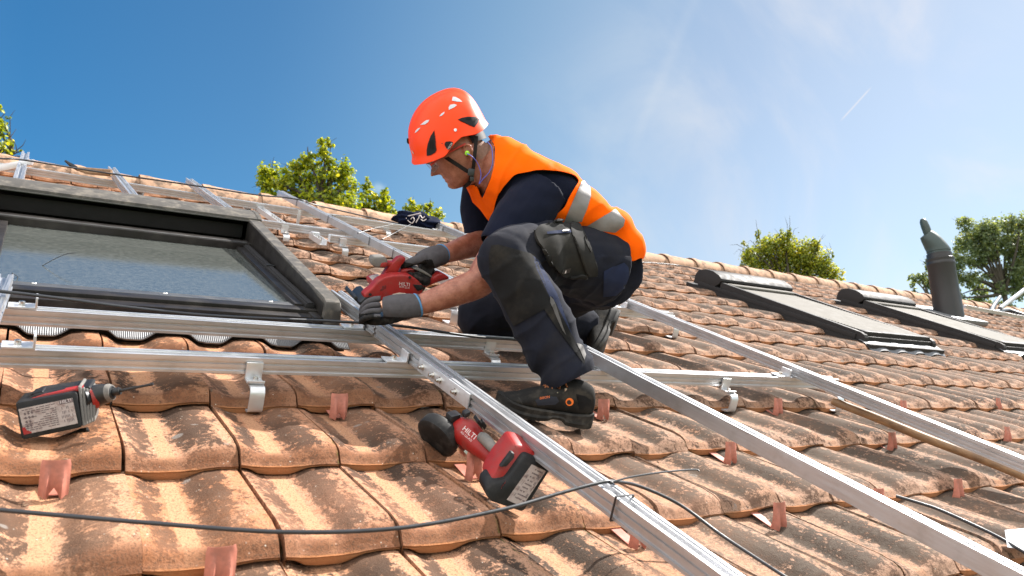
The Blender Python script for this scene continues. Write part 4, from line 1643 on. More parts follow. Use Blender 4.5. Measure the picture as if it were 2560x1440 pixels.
def tree(label, dist, blobs, leaf, n, lm, trunk_px, seed, group, limbs=True, twig=0.0):
    """blobs: (x, y, rx, ry) crown masses as seen from the camera, put at their real distance"""
    rs = np.random.RandomState(seed)
    m = dist / FPX
    X, Y, Z = [np.array(v) for v in (CR[0], -CR[1], CR[2])]
    base = at_z(trunk_px[0], trunk_px[1], dist)
    wb = RM @ base
    wb.z = 0
    root = bpy.data.objects.new('tree', None)
    COL.objects.link(root)
    root.location = wb
    BASE[root.name] = wb
    tag(root, label, 'tree', group)
    area = np.array([rx * ry for _, _, rx, ry in blobs], float)
    cntb = np.maximum(6, (n * area / area.sum())).astype(int)
    P, Nn, Rn = [], [], []
    R3 = np.array(RM.to_3x3())
    T3 = np.array(RM.translation)
    cents = []
    for (x, y, rx, ry), c in zip(blobs, cntb):
        o = np.array(at_z(x, y, dist + rs.normal(0, min(rx, ry) * m * .5)))
        cents.append(o)
        # sprigs inside the mass, leaves round each sprig
        ns = max(3, c // 9)
        d = rs.normal(size=(ns, 3))
        d /= np.linalg.norm(d, axis=1)[:, None]
        rad = rs.rand(ns) ** .45
        sp = d * rad[:, None]
        k = rs.randint(0, ns, c)
        q = sp[k] + rs.normal(0, .13, (c, 3))
        w3 = o + (q[:, :1] * X * rx + q[:, 1:2] * Y * ry + q[:, 2:] * Z * (rx + ry) / 2) * m
        P.append(w3)
        nr_ = q * .6 + rs.normal(0, .55, (c, 3)) + np.array([0, .5, 0])
        Nn.append(nr_[:, :1] * X + nr_[:, 1:2] * Y + nr_[:, 2:] * Z)
        Rn.append(np.clip(rs.normal(.42, .22, c) + (rs.rand(ns)[k] - .5) * .5, 0, 1))
    P = np.concatenate(P) @ R3.T + T3
    Nn = np.concatenate(Nn) @ R3.T
    Rn = np.concatenate(Rn)
    Nn /= np.linalg.norm(Nn, axis=1)[:, None] + 1e-9
    a = np.cross(Nn, rs.normal(size=Nn.shape))
    a /= np.linalg.norm(a, axis=1)[:, None] + 1e-9
    b_ = np.cross(Nn, a)
    sz = leaf * rs.uniform(.6, 1.25, len(P))[:, None]
    shape = [(-.5, 0, 0), (-.22, .36, .10), (.12, .42, .12), (.62, 0, -.08), (.12, -.42, .12), (-.22, -.36, .10)]
    vs = np.stack([P + (a * p + b_ * q_ + Nn * r_) * sz for p, q_, r_ in shape], 1)
    N = len(P)
    idx = (np.arange(N)[:, None] * 6)
    quads = np.concatenate([idx + np.array([0, 1, 2, 3]), idx + np.array([0, 3, 4, 5])], 1).reshape(-1, 4)
    vv = vs.reshape(-1, 3) - np.array(wb)
    me = bpy.data.meshes.new('crown')
    me.vertices.add(len(vv))
    me.vertices.foreach_set('co', vv.ravel())
    me.loops.add(quads.size)
    me.loops.foreach_set('vertex_index', quads.ravel().astype(np.int32))
    me.polygons.add(len(quads))
    me.polygons.foreach_set('loop_start', np.arange(0, quads.size, 4, dtype=np.int32))
    me.update()
    at = me.attributes.new('rnd', 'FLOAT', 'POINT')
    at.data.foreach_set('value', np.repeat(Rn, 6))
    link('crown', me, lm, root)
    # trunk and limbs
    mb = MB()
    top = max(c @ R3[2] + T3[2] for c in cents)
    tp_ = RM @ at_z(trunk_px[2], trunk_px[3], dist)
    tp_ = tp_ - wb
    s_ = .028 * top / 2
    mb.tube([V((0, 0, 0)), V((tp_.x * .3, tp_.y * .3, tp_.z * .45)), V((tp_.x * .8, tp_.y * .8, tp_.z * .8)), tp_], [s_, s_ * .8, s_ * .55, s_ * .38], 10)
    fork = V((tp_.x * .9, tp_.y * .9, tp_.z * .9))
    for c in cents:
        e = V(c @ R3.T + T3) - wb
        midp = (fork + e) / 2 + V((rs.normal(0, .1), rs.normal(0, .1), .12 * (e - fork).length * (1 if e.z > fork.z else -.3)))
        mb.tube(spath([fork, midp, e], 4), [s_ * .36 * (1 - .108 * i) for i in range(9)], 6)
        for _ in range(3):
            dd = V(rs.normal(size=3)).normalized() * min(.5, (e - fork).length * .2)
            mb.tube([midp.lerp(e, rs.rand()), e + dd * .5, e + dd], [s_ * .06, s_ * .04, s_ * .015], 5)
    me = bpy.data.meshes.new('trunk')
    mb.bm.to_mesh(me)
    mb.bm.free()
    fin(me, 60)
    link('trunk', me, M['bark'], root)
    return root


GT = 'trees beyond the ridge'
tree('bright green maple with the tallest peak, left of the orange helmet', 15, [(675, 430, 34, 26), (690, 470, 45, 30), (665, 455, 26, 30), (660, 510, 25, 8), (812, 362, 20, 26), (812, 395, 28, 26), (770, 400, 28, 24), (735, 420, 34, 26), (735, 450, 36, 30), (780, 440, 42, 34), (830, 440, 42, 34), (865, 420, 20, 30), (870, 460, 30, 40), (800, 490, 60, 34), (860, 510, 50, 30), (730, 490, 40, 24), (760, 535, 80, 40), (870, 560, 60, 40), (690, 540, 50, 30)], .062, 9500, M['leaf_maple'], (815, 600, 806, 430), 3, GT)
tree('light green maple with two short peaks between the tall maple and the helmet', 15.6, [(918, 465, 14, 22), (922, 500, 26, 26), (962, 495, 16, 24), (960, 520, 30, 22), (930, 540, 50, 30), (900, 530, 30, 24), (975, 548, 30, 22)], .062, 2400, M['leaf_maple'], (935, 620, 936, 520), 5, GT)
tree('small green treetop behind the navy jacket', 16, [(1030, 518, 22, 18), (1050, 530, 30, 18), (1075, 516, 14, 16), (1088, 540, 22, 18), (1030, 540, 26, 20), (1060, 555, 46, 20)], .06, 1700, M['leaf_maple'], (1050, 640, 1055, 545), 7, GT)
tree('leafy branch of a tree entering at the left edge', 12, [(-20, 330, 40, 24), (12, 310, 22, 16), (22, 350, 20, 18), (0, 375, 30, 22), (30, 385, 26, 10), (50, 378, 8, 5), (-30, 290, 30, 30), (-50, 350, 60, 60), (-5, 265, 10, 6)], .055, 1300, M['leaf_maple'], (-60, 480, -40, 360), 9, GT)
tree('round bushy tree turning yellow, left of the flue pipe', 22, [(1905, 640, 42, 40), (1868, 650, 18, 34), (1960, 630, 40, 44), (1960, 600, 18, 26), (1925, 610, 22, 30), (2000, 640, 40, 44), (2035, 650, 40, 40), (2040, 615, 14, 24), (2070, 670, 30, 30), (1880, 690, 40, 26), (1940, 680, 60, 40), (2020, 690, 60, 40), (2090, 690, 20, 22), (1860, 610, 5, 14), (1895, 590, 6, 18), (2084, 640, 5, 10), (1975, 578, 6, 14)], .06, 17000, M['leaf_bush'], (1970, 800, 1970, 700), 11, GT)
tree('large airy dark oak at the right edge behind the flue pipe', 30, [(2440, 585, 30, 30), (2475, 570, 30, 28), (2520, 570, 20, 34), (2550, 560, 22, 30), (2410, 610, 32, 26), (2450, 620, 30, 24), (2500, 610, 40, 26), (2545, 615, 30, 34), (2400, 650, 34, 26), (2445, 655, 22, 20), (2555, 660, 24, 34), (2520, 640, 16, 14), (2420, 700, 24, 22), (2450, 745, 30, 30), (2545, 720, 30, 34), (2500, 770, 40, 22), (2390, 740, 20, 24), (2580, 640, 50, 90), (2470, 690, 14, 10), (2385, 690, 26, 30), (2365, 745, 24, 22), (2440, 700, 26, 22), (2535, 680, 26, 30), (2465, 600, 40, 34), (2500, 720, 22, 20), (2410, 560, 20, 18), (2470, 640, 30, 20)], .085, 24000, M['leaf_dark'], (2506, 830, 2500, 660), 13, GT)
tree('sparse reddish leaved tree peeking out left of the flue pipe', 28, [(2285, 700, 14, 16), (2300, 690, 14, 12), (2320, 700, 18, 22), (2318, 660, 10, 18), (2340, 720, 20, 24), (2285, 725, 10, 12), (2325, 645, 8, 10), (2345, 690, 12, 30)], .085, 1700, M['leaf_dark'], (2330, 820, 2326, 700), 17, GT)

# ---------------------------------------------------------------- grit and leaf crumbs caught in the pans
M['grit'] = mat('grit', (0.16, 0.10, 0.06), 0.9, var=0.6, vscale=9)
b = MB()
r = random.Random(4)
for k in range(420):
    ti, tj = r.randint(-2, 22), r.randint(-2, 7)
    s = r.choice([r.gauss(.38, .07), r.gauss(.02, .015), r.random()])
    t = r.choice([.30 + .03 * r.random(), .33 * r.random()])
    s = min(.97, max(.03, s))
    p = V((ti * TW + s * TW, tj * TE + t, surf(s, t) + .002))
    if -.45 < p.x < .75 and 1.05 < p.y: continue
    z = r.uniform(.0012, .0042)
    d = [V((r.gauss(0, 1), r.gauss(0, 1), r.gauss(0, .45))) * z for _ in range(5)]
    vs = [b.bm.verts.new(p + q_) for q_ in d]
    for f in ((0, 1, 2), (0, 2, 3), (0, 3, 1), (1, 3, 2), (1, 4, 2), (2, 4, 3)):
        b.face([vs[i] for i in f])
gg = single('grit', b, M['grit'], 'crumbs of moss, grit and dry leaf lying in the tile pans', 'grit', (0, 0, 0), smooth=0)
gg['kind'] = 'stuff'
# ---------------------------------------------------------------- the worker
from mathutils.bvhtree import BVHTree
IX, IY, IZ = CR[0].copy(), -CR[1].copy(), CR[2].copy()      # image right, image up, away from the camera
M['skin'] = None


def skin_nodes(nt, b, tcn):
    n = nd(nt, 'ShaderNodeTexNoise', {'Vector': tcn.outputs['Object'], 'Scale': 28.0, 'Detail': 8.0, 'Roughness': 0.72}).outputs[0]
    c = mixc(nt, rng(nt, n, 0.36, 0.64), (0.25, 0.082, 0.048), (0.385, 0.155, 0.098))
    f = nd(nt, 'ShaderNodeTexNoise', {'Vector': nd(nt, 'ShaderNodeMapping', {'Vector': tcn.outputs['Object'], 'Rotation': (0, .6, .4), 'Scale': (60, 260, 260)}).outputs[0], 'Scale': 1.0, 'Detail': 3.0}).outputs[0]
    c = mixc(nt, rng(nt, f, 0.58, 0.74, 0.0, 0.5), c, (0.10, 0.05, 0.035))
    nt.links.new(c, b.inputs['Base Color'])
    b.inputs['Roughness'].default_value = 0.5
    b.inputs['Subsurface Weight'].default_value = 0.08
    b.inputs['Subsurface Scale'].default_value = 0.004
    p = nd(nt, 'ShaderNodeTexNoise', {'Vector': tcn.outputs['Object'], 'Scale': 420.0, 'Detail': 3.0}).outputs[0]
    bp_ = nd(nt, 'ShaderNodeBump', {'Height': p, 'Strength': 0.12, 'Distance': 0.002})
    nt.links.new(bp_.outputs[0], b.inputs['Normal'])


M['skin'] = mat('tanned_skin', fn=skin_nodes)
M['stubble'] = mat('grey_stubble_hair', (0.24, 0.135, 0.095), 0.8, var=0.18, vscale=160, bump=0.3, bscale=500)
M['brow'] = mat('brow_hair', (0.09, 0.065, 0.05), 0.8)
M['lips'] = mat('lips', (0.36, 0.13, 0.10), 0.5)


def cloth(name, col, bscale=900, rough=0.9, var=.1, **k):
    def fnn(nt, b, tcn):
        b.inputs['Sheen Weight'].default_value = 0.04
        b.inputs['Sheen Roughness'].default_value = 0.5
    return mat(name, col, rough, var=var, vscale=14, bump=0.12, bscale=bscale, fn=fnn, spec=.07, **k)


M['tee'] = cloth('navy_tee_cotton', (0.0075, 0.0095, 0.021))
M['pants'] = cloth('navy_work_trouser', (0.0125, 0.0138, 0.0215), dirt=(0.028, 0.026, 0.027), dscale=9, damt=.35)
M['pants_l'] = cloth('blue_trouser_panel', (0.018, 0.024, 0.052))
M['panel'] = cloth('black_knee_panel', (0.012, 0.0118, 0.0122), dirt=(0.05, 0.043, 0.034), dscale=7, damt=.45)
M['piping'] = mat('grey_piping', (0.085, 0.08, 0.077), 0.6, spec=.1)
M['pocket'] = cloth('black_pocket_fabric', (0.020, 0.0195, 0.019), dirt=(0.05, 0.045, 0.038), dscale=9, damt=.4)
M['reflect'] = mat('grey_reflective_tape', (0.19, 0.178, 0.174), 0.5, 0.1, var=0.05, vscale=40)
M['vest'] = mat('fluorescent_orange_fabric', (1.0, 0.128, 0.0005), 0.85, var=0.03, vscale=20, bump=0.08, bscale=900, spec=.1)
M['helmet'] = mat('orange_helmet_plastic', (0.88, 0.056, 0.003), 0.38, spec=.22, var=0.03, vscale=10, bump=0.015, bscale=40)
M['vent'] = mat('dark_vent_plastic', (0.014, 0.013, 0.014), 0.6, spec=.15)
M['vent_w'] = mat('pale_vent_liner', (0.55, 0.55, 0.58), 0.6)
M['strap'] = mat('brown_black_webbing', (0.013, 0.0105, 0.0095), 0.7, spec=.12, bump=0.2, bscale=700)
M['knit'] = mat('grey_knit_glove', (0.085, 0.08, 0.086), 0.95, spec=.08, var=0.12, vscale=60, bump=0.35, bscale=700)
M['nitrile'] = mat('black_glove_coating', (0.011, 0.0105, 0.0105), 0.6, spec=.12, var=0.2, vscale=60, dirt=(0.06, 0.05, 0.045), dscale=60, damt=.5)
M['cuff'] = mat('blue_cuff_edge', (0.07, 0.2, 0.38), 0.8)
M['suede'] = mat('black_suede', (0.015, 0.0142, 0.0135), 0.9, spec=.12, var=0.2, vscale=60, dirt=(0.055, 0.047, 0.038), dscale=18, damt=.7, bump=0.25, bscale=600)
M['mesh'] = mat('navy_shoe_mesh', (0.01, 0.0125, 0.022), 0.8, bump=0.2, bscale=900)
M['sole'] = mat('grey_black_sole', (0.022, 0.021, 0.020), 0.7, spec=.12, var=0.15, vscale=40, dirt=(0.09, 0.08, 0.068), dscale=20, damt=.6)
M['orange'] = mat('orange_print', (0.75, 0.16, 0.02), 0.5)
M['lace'] = mat('orange_black_lace', (0.22, 0.07, 0.02), 0.8, var=0.9, vscale=220)
M['green'] = mat('green_ear_plug', (0.28, 0.62, 0.03), 0.6)
M['cord'] = mat('blue_cord', (0.10, 0.12, 0.50), 0.5)
M['redarm'] = mat('red_glasses_arm', (0.45, 0.03, 0.02), 0.4)


def lens_nodes(nt, b, tcn):
    out = [n for n in nt.nodes if n.type == 'OUTPUT_MATERIAL'][0]
    tr = nd(nt, 'ShaderNodeBsdfTransparent', {'Color': (0.93, 0.94, 0.95, 1)})
    gl = nd(nt, 'ShaderNodeBsdfGlossy', {'Roughness': 0.06})
    fr = nd(nt, 'ShaderNodeFresnel', {'IOR': 1.6})
    mx = nd(nt, 'ShaderNodeMixShader', {0: mth(nt, 'MULTIPLY_ADD', fr.outputs[0], 0.09, 0.02), 1: tr.outputs[0], 2: gl.outputs[0]})
    nt.links.new(mx.outputs[0], out.inputs['Surface'])


M['lens'] = mat('clear_lens', fn=lens_nodes)


def limb(mb, st, seg=22, k=5):
    """tapering limb through (x, y, z, r[, r2]) stations; (x, y) as seen, z metres from the camera"""
    pts = cat_rom([(*at_z(s[0], s[1], s[2]), s[3]) for s in st], k)
    mb.tube([V(p[:3]) for p in pts], [p[3] for p in pts], seg)


SIDE = (IX * -.33 + IZ * .944).normalized()        # from his left shoulder to his right


def trunk(mb, st, sc_=1.0, wsc=1.0, k=6, seg=40, ex=2.3):
    rows = []
    for bx_, by_, fx_, fy_, z, wB in st:
        p, q_ = at_z(bx_, by_, z), at_z(fx_, fy_, z)
        c = (p + q_) / 2
        a = p - q_
        H = a.length / 2
        a.normalize()
        sp = abs(SIDE.dot(a)) * wB
        A = sqrt(max(H * H - sp * sp, (.6 * H) ** 2))
        rows.append((*c, *(a * A * sc_), *(SIDE * wB * sc_ * wsc)))
    rings = []
    for r in cat_rom(rows, k):
        c, a, b_ = V(r[:3]), V(r[3:6]), V(r[6:9])
        ring = []
        for i in range(seg):
            t = 2 * pi * i / seg
            ct, st_ = cos(t), sin(t)
            ring.append(c + a * (abs(ct) ** (2 / ex) * (1 if ct > 0 else -1)) + b_ * (abs(st_) ** (2 / ex) * (1 if st_ > 0 else -1)))
        rings.append(ring)
    mb.loft(rings)


TORSO = [(1582, 668, 1400, 640, 2.58, .150), (1586, 612, 1376, 606, 2.57, .162), (1558, 551, 1338, 596, 2.54, .165), (1490, 494, 1280, 588, 2.515, .172),
         (1408, 428, 1232, 552, 2.50, .185), (1318, 384, 1202, 512, 2.485, .180), (1262, 352, 1180, 478, 2.475, .130), (1228, 340, 1170, 458, 2.47, .085)]
ARM_N = [(1352, 486, 2.375, .076), (1305, 540, 2.33, .072), (1258, 608, 2.295, .060), (1222, 672, 2.275, .052), (1196, 706, 2.262, .0465), (1150, 726, 2.24, .0425), (1092, 748, 2.212, .0355), (1046, 763, 2.188, .0285)]
ARM_F = [(1212, 470, 2.66, .070), (1212, 520, 2.68, .066), (1222, 575, 2.68, .054), (1214, 603, 2.655, .047), (1172, 615, 2.58, .041), (1132, 629, 2.505, .0335), (1106, 637, 2.46, .028)]
LEG_N = [(1515, 668, 2.50, .118), (1440, 652, 2.42, .108), (1350, 633, 2.30, .094), (1284, 633, 2.20, .076), (1258, 652, 2.155, .071)]
SHIN_N = [(1257, 650, 2.155, .071), (1303, 720, 2.145, .074), (1348, 800, 2.13, .070), (1388, 880, 2.12, .066), (1408, 935, 2.115, .062), (1418, 968, 2.11, .058)]
LEG_F = [(1472, 690, 2.70, .115), (1380, 730, 2.77, .10), (1262, 768, 2.82, .084), (1200, 788, 2.84, .079)]
SHIN_F = [(1198, 792, 2.84, .078), (1300, 800, 2.87, .080), (1400, 808, 2.91, .074), (1478, 816, 2.95, .060)]

# head frame (profile, looking down at the cut)
HO = at_z(1160, 385, 2.462)
HS = 2.462 / FPX
HF = (IX * -.73 - IY * .685)
HU = (IX * -.685 + IY * .73)
HW = -ray(1150, 375).normalized()                                            # his left, towards the camera


def hp(f, u, w_):
    return HO + HF * (f * HS) + HU * (u * HS) + HW * (w_ * HS)


def lerp_tab(x, tab):
    for a, b_ in zip(tab, tab[1:]):
        if x <= b_[0]:
            k = max(0, (x - a[0]) / (b_[0] - a[0]))
            return [p + (q_ - p) * k for p, q_ in zip(a[1:], b_[1:])]
    return list(tab[-1][1:])


HEAD = [(-58, 58, 22, 20), (-50, 74, 0, 33), (-44, 80, -14, 40), (-30, 81, -32, 48), (-15, 77, -46, 54), (-6, 77, -54, 57), (6, 76, -60, 60), (20, 75, -66, 62), (34, 77, -70, 63), (44, 82, -73, 65), (58, 79, -74, 66), (76, 66, -68, 60), (90, 44, -46, 42), (98, 16, -16, 16)]


def gauss(x, s):
    return exp(-(x / s) ** 2)


def head(mb):
    rings = []
    us = [-58 + 156 * i / 77 for i in range(78)]
    for u in us:
        fr, bk_, w_ = lerp_tab(u, HEAD)
        fc = (fr + bk_) / 2 - 4
        ring = []
        for i in range(96):
            t = 2 * pi * i / 96
            c, s_ = cos(t), sin(t)
            f = fc + (fr - fc) * abs(c) ** .82 if c > 0 else fc - (fc - bk_) * abs(c) ** .9
            sd = w_ * (abs(s_) ** .86) * (1 if s_ > 0 else -1)
            if c > 0:
                a = abs(sd)
                nose = {True: 24 * gauss(u - 17, 9.5 if u < 17 else 13)}[True] * gauss(sd, 9.5 if u < 22 else 7.5)
                nose += 5 * gauss(u - 11, 6) * gauss(a - 10, 6)
                f += nose
                f += 4.2 * gauss(u + 8.5, 3.4) * gauss(sd, 17) + 4.6 * gauss(u + 18, 4) * gauss(sd, 15) - 3.2 * gauss(u + 13, 1.9) * gauss(sd, 19)
                f += 4.5 * gauss(u + 34, 10) * gauss(sd, 17) - 2.5 * gauss(u + 25, 3.5) * gauss(sd, 14)
                f -= 8.5 * gauss(u - 33, 8) * gauss(a - 27, 12)
                f += 4.0 * gauss(u - 31, 5.5) * gauss(a - 27, 9)
                f += 3.5 * gauss(u - 46, 5) * gauss(a - 24, 16)
                sd *= 1 + .05 * gauss(u - 14, 14) * gauss(a - 46, 18)
                f -= 2.2 * gauss((u + 2) + .8 * (a - 22), 3.0) * gauss(a - 24, 9)
            ring.append(hp(f, u, sd))
        rings.append(ring)
    mb.loft(rings)
    for sg in (1, -1):                              # ears
        pts = [(-4, -26, 62), (-12, -20, 68), (-20, -6, 72), (-24, 6, 73), (-19, 13, 70), (-10, 12, 65), (-5, 4, 63)]
        mb.tube([hp(f, u, w_ * sg) for f, u, w_ in [tuple(x) for x in cat_rom(pts, 5)]], .0042, 10)
        mb.tube([hp(f, u, w_ * sg) for f, u, w_ in ((-2, -27, 60), (-5, -24, 64), (-8, -20, 65))], [.004, .0065, .005], 10)
        mb.ball(hp(-12, -4, 62 * sg), .0135, .021, .0055, (HF, HU, HW), 10, 16)


b = MB()
head(b)
limb(b, [(1232, 440, 2.475, .074), (1208, 412, 2.468, .064), (1186, 392, 2.463, .059), (1172, 378, 2.462, .055)])
limb(b, [(1196, 452, 2.47, .040), (1182, 428, 2.465, .044), (1172, 405, 2.462, .04)])
trunk(b, TORSO, .86)
limb(b, [(s[0], s[1], s[2], s[3] * (.9 if i < 3 else 1)) for i, s in enumerate(ARM_N)])
limb(b, [(s[0], s[1], s[2], s[3] * (.9 if i < 3 else 1)) for i, s in enumerate(ARM_F)])
for L in (LEG_N, SHIN_N, LEG_F, SHIN_F):
    limb(b, [(s[0], s[1], s[2], s[3] * .72) for s in L])
limb(b, [(1512, 668, 2.50, .10), (1476, 684, 2.70, .10)])
# hands inside the gloves, palms and wrists only as far as the knuckles
limb(b, [(1046, 763, 2.188, .027), (1010, 768, 2.17, .026), (960, 770, 2.155, .022)])
limb(b, [(1106, 637, 2.46, .027), (1075, 645, 2.43, .026), (1050, 655, 2.41, .022)])
b = remesh(b, .0034, 3)
bd = MB()
body_base = at_z(1400, 1060, 2.12)
for f in b.bm.faces:
    c = f.calc_center_median()
    x, y, z = to_px(c)
    if inside(x, y, [(1182, 330), (1216, 335), (1228, 372), (1212, 392), (1196, 402), (1186, 372)]) and z < 2.55:
        f.material_index = 1
    elif inside(x, y, [(1106, 446), (1113, 444), (1124, 449), (1118, 453), (1109, 452)]) and z < 2.47:
        f.material_index = 2
me = tomesh(b, body_base, 'person', 60)
person = link('person', me, [M['skin'], M['stubble'], M['lips']])
person.matrix_world = RM @ Matrix.Translation(body_base)
BASE[person.name] = body_base
tag(person, 'worker in orange helmet and orange high visibility vest crouching and sawing a rail', 'person')


def wrinkle(b, fn):
    b.bm.normal_update()
    mv = [(v, v.co + v.normal * fn(v.co)) for v in b.bm.verts]
    for v, c in mv:
        v.co = c
    b.bm.normal_update()


def bvh_of(b):
    return BVHTree.FromBMesh(b.bm)


def drape(bvh, poly, off, step=7.0, thick=0.0, soft=0):
    """lay a panel cut to an outline on the surface it belongs to"""
    o = MB()
    vs = [o.bm.verts.new((x, y, 0)) for x, y in poly]
    f = o.bm.faces.new(vs)
    bmesh.ops.triangulate(o.bm, faces=[f], ngon_method='EAR_CLIP')
    for _ in range(9):
        es = [e for e in o.bm.edges if e.calc_length() > step]
        if not es: break
        bmesh.ops.subdivide_edges(o.bm, edges=es, cuts=1)
        bmesh.ops.triangulate(o.bm, faces=[f for f in o.bm.faces if len(f.verts) > 3])
    bmesh.ops.beautify_fill(o.bm, faces=o.bm.faces[:], edges=[e for e in o.bm.edges if len(e.link_faces) == 2])
    bad = []
    for v in o.bm.verts:
        d = ray(v.co.x, v.co.y).normalized()
        h = bvh.ray_cast(CAMC, d)
        if h[0] is None:
            h2 = bvh.find_nearest(at_z(v.co.x, v.co.y, 2.4))
            bad.append(v)
            v.co = h2[0]
            continue
        n = h[1]
        if n.dot(d) > 0: n = -n
        v.co = h[0] + n * off - d * off * .5
    bmesh.ops.delete(o.bm, geom=bad, context='VERTS')
    for _ in range(soft):
        bmesh.ops.smooth_vert(o.bm, verts=[v for v in o.bm.verts if not v.is_boundary], factor=.5, use_axis_x=True, use_axis_y=True, use_axis_z=True)
    if soft: smooth_edges(o.bm, lambda e: len(e.link_faces) == 1, 4)
    bmesh.ops.recalc_face_normals(o.bm, faces=o.bm.faces)
    fs = o.bm.faces[:]
    if fs and sum(f.normal.dot(f.calc_center_median() - CAMC) for f in fs) > 0:
        bmesh.ops.reverse_faces(o.bm, faces=fs)
    if thick:
        thicken(o.bm, thick)
    return o


# --- T-shirt
b = MB()
trunk(b, TORSO[1:], .96)
limb(b, [(1356, 480, 2.38, .086), (1306, 540, 2.332, .083), (1262, 600, 2.298, .070), (1246, 622, 2.288, .066)])
limb(b, [(1214, 462, 2.655, .078), (1204, 520, 2.672, .074), (1203, 570, 2.675, .062), (1203, 590, 2.675, .058)])
limb(b, [(1235, 428, 2.475, .092), (1214, 404, 2.47, .076)])
b = remesh(b, .0045, 5)
hem_n = (at_z(1234, 614, 2.28) - at_z(1262, 575, 2.30)).normalized()
hem_p = at_z(1240, 612, 2.28)
wrinkle(b, lambda p: .0045 * noise.noise(V((p.x * 9, p.y * 9, p.z * 5))) + .0025 * noise.noise(p * 26))
kill = []
for f in b.bm.faces:
    c = f.calc_center_median()
    x, y, z = to_px(c)
    if z < 2.42 and (c - hem_p).dot(hem_n) > 0 and y > 590 and x < 1330: kill.append(f)
    elif z > 2.58 and y > 583 and x < 1262: kill.append(f)
    elif inside(x, y, [(1150, 330), (1216, 330), (1236, 365), (1236, 420), (1222, 455), (1204, 492), (1197, 478), (1188, 462), (1150, 470)]) and z < 2.585: kill.append(f)
bmesh.ops.delete(b.bm, geom=kill, context='FACES')
smooth_edges(b.bm, lambda e: len(e.link_faces) == 1, 14)
bvh_tee = bvh_of(b)
tee = part('tee_shirt', b, M['tee'], person, smooth=80)

# --- high visibility vest
b = MB()
trunk(b, [(1586, 700, 1400, 660, 2.585, .155)] + TORSO, 1.045, 1.03)
b = remesh(b, .005, 5)


def crease(p, d, fq, seed):
    q_ = V((p.dot(d) * fq, p.dot(IX) * fq * .35 + seed, p.dot(IZ) * fq * .35))
    return 1 - 2 * abs(noise.noise(q_))


def vest_w(p):
    x, y, z = to_px(p)
    k = min(1, max(0, (x - 1380) / 100))
    d = (x - 1500) * .62 + (y - 560) * .78
    return 1.25 * (.007 * noise.noise(V((p.x * 7, p.y * 7, p.z * 7))) + k * .0045 * sin(d / 15 + 2.5 * noise.noise(p * 5)) * (1 if z < 2.6 else .4) + .0028 * noise.noise(p * 24) + .004 * crease(p, (IX * .75 - IY * .65), 11, 1) ** 3)


wrinkle(b, vest_w)
ARMH = [(1285, 436), (1346, 424), (1404, 427), (1440, 438), (1450, 450), (1430, 480), (1412, 520), (1377, 548), (1348, 566), (1300, 600), (1220, 640), (1205, 600), (1216, 575), (1230, 540), (1243, 490), (1268, 455)]
NECK = [(1100, 330), (1214, 330), (1238, 366), (1236, 412), (1227, 446), (1204, 500), (1194, 474), (1190, 462), (1120, 470)]
HEM = [(1348, 569), (1420, 566), (1456, 580), (1512, 611), (1545, 634), (1578, 655), (1592, 651), (1601, 643), (1680, 700), (1500, 820), (1300, 700)]
FARH = [(1120, 440), (1240, 440), (1300, 600), (1210, 620), (1186, 560), (1164, 470), (1150, 470)]
kill = []
for f in b.bm.faces:
    c = f.calc_center_median()
    x, y, z = to_px(c)
    near = f.normal.dot(c - CAMC) < 0
    if inside(x, y, NECK) or (near and inside(x, y, ARMH)) or inside(x, y, HEM) or (z > 2.56 and inside(x, y, FARH)):
        kill.append(f)
bmesh.ops.delete(b.bm, geom=kill, context='FACES')
# keep the biggest piece
seen, best = set(), []
for f in b.bm.faces:
    if f in seen: continue
    st, comp = [f], []
    seen.add(f)
    while st:
        g_ = st.pop()
        comp.append(g_)
        for e in g_.edges:
            for h in e.link_faces:
                if h not in seen:
                    seen.add(h)
                    st.append(h)
    if len(comp) > len(best): best = comp
bs = set(best)
bmesh.ops.delete(b.bm, geom=[f for f in b.bm.faces if f not in bs], context='FACES')
smooth_edges(b.bm, lambda e: len(e.link_faces) == 1, 16)
bvh_vest = bvh_of(b)
thicken(b.bm, .003)
vest = part('safety_vest', b, M['vest'], person, smooth=80)
B1 = [(1461, 446), (1475, 468), (1477, 491), (1467, 523), (1454, 554), (1409, 557), (1430, 528), (1443, 491), (1447, 468), (1456, 450)]
B2 = [(1538, 523), (1562, 549), (1558, 565), (1538, 581), (1520, 575), (1502, 570), (1460, 573), (1462, 568), (1501, 562), (1517, 555), (1530, 546)]
for B in (B1, B2):
    part('reflective_band', drape(bvh_vest, B, .0018, 6), M['reflect'], vest, smooth=80)

# --- trousers
b = MB()
limb(b, [(1516, 668, 2.49, .126), (1440, 652, 2.42, .116), (1350, 634, 2.30, .100), (1286, 634, 2.20, .082), (1262, 652, 2.155, .077)])
limb(b, [(1262, 650, 2.155, .078), (1306, 720, 2.145, .082), (1350, 800, 2.13, .080), (1390, 880, 2.12, .078), (1414, 932, 2.11, .076), (1426, 975, 2.105, .068)])
limb(b, [(1512, 668, 2.50, .130), (1500, 676, 2.58, .132), (1476, 686, 2.69, .126)])
limb(b, [(1492, 668, 2.58, .14), (1480, 610, 2.57, .14)])
b.ball(at_z(1263, 651, 2.157), .0795, nu=16, nv=24)
b.ball(at_z(1203, 790, 2.84), .088, nu=16, nv=24)
limb(b, [(1472, 690, 2.70, .124), (1380, 730, 2.77, .110), (1262, 768, 2.82, .094), (1204, 788, 2.84, .088)])
limb(b, [(1202, 792, 2.84, .088), (1300, 800, 2.87, .088), (1400, 808, 2.91, .084), (1478, 818, 2.95, .070)])
b = remesh(b, .0045, 6)
sh_a, sh_b = at_z(1262, 650, 2.155), at_z(1415, 957, 2.107)
sh_d = (sh_b - sh_a).normalized()
sh_l = (sh_b - sh_a).length
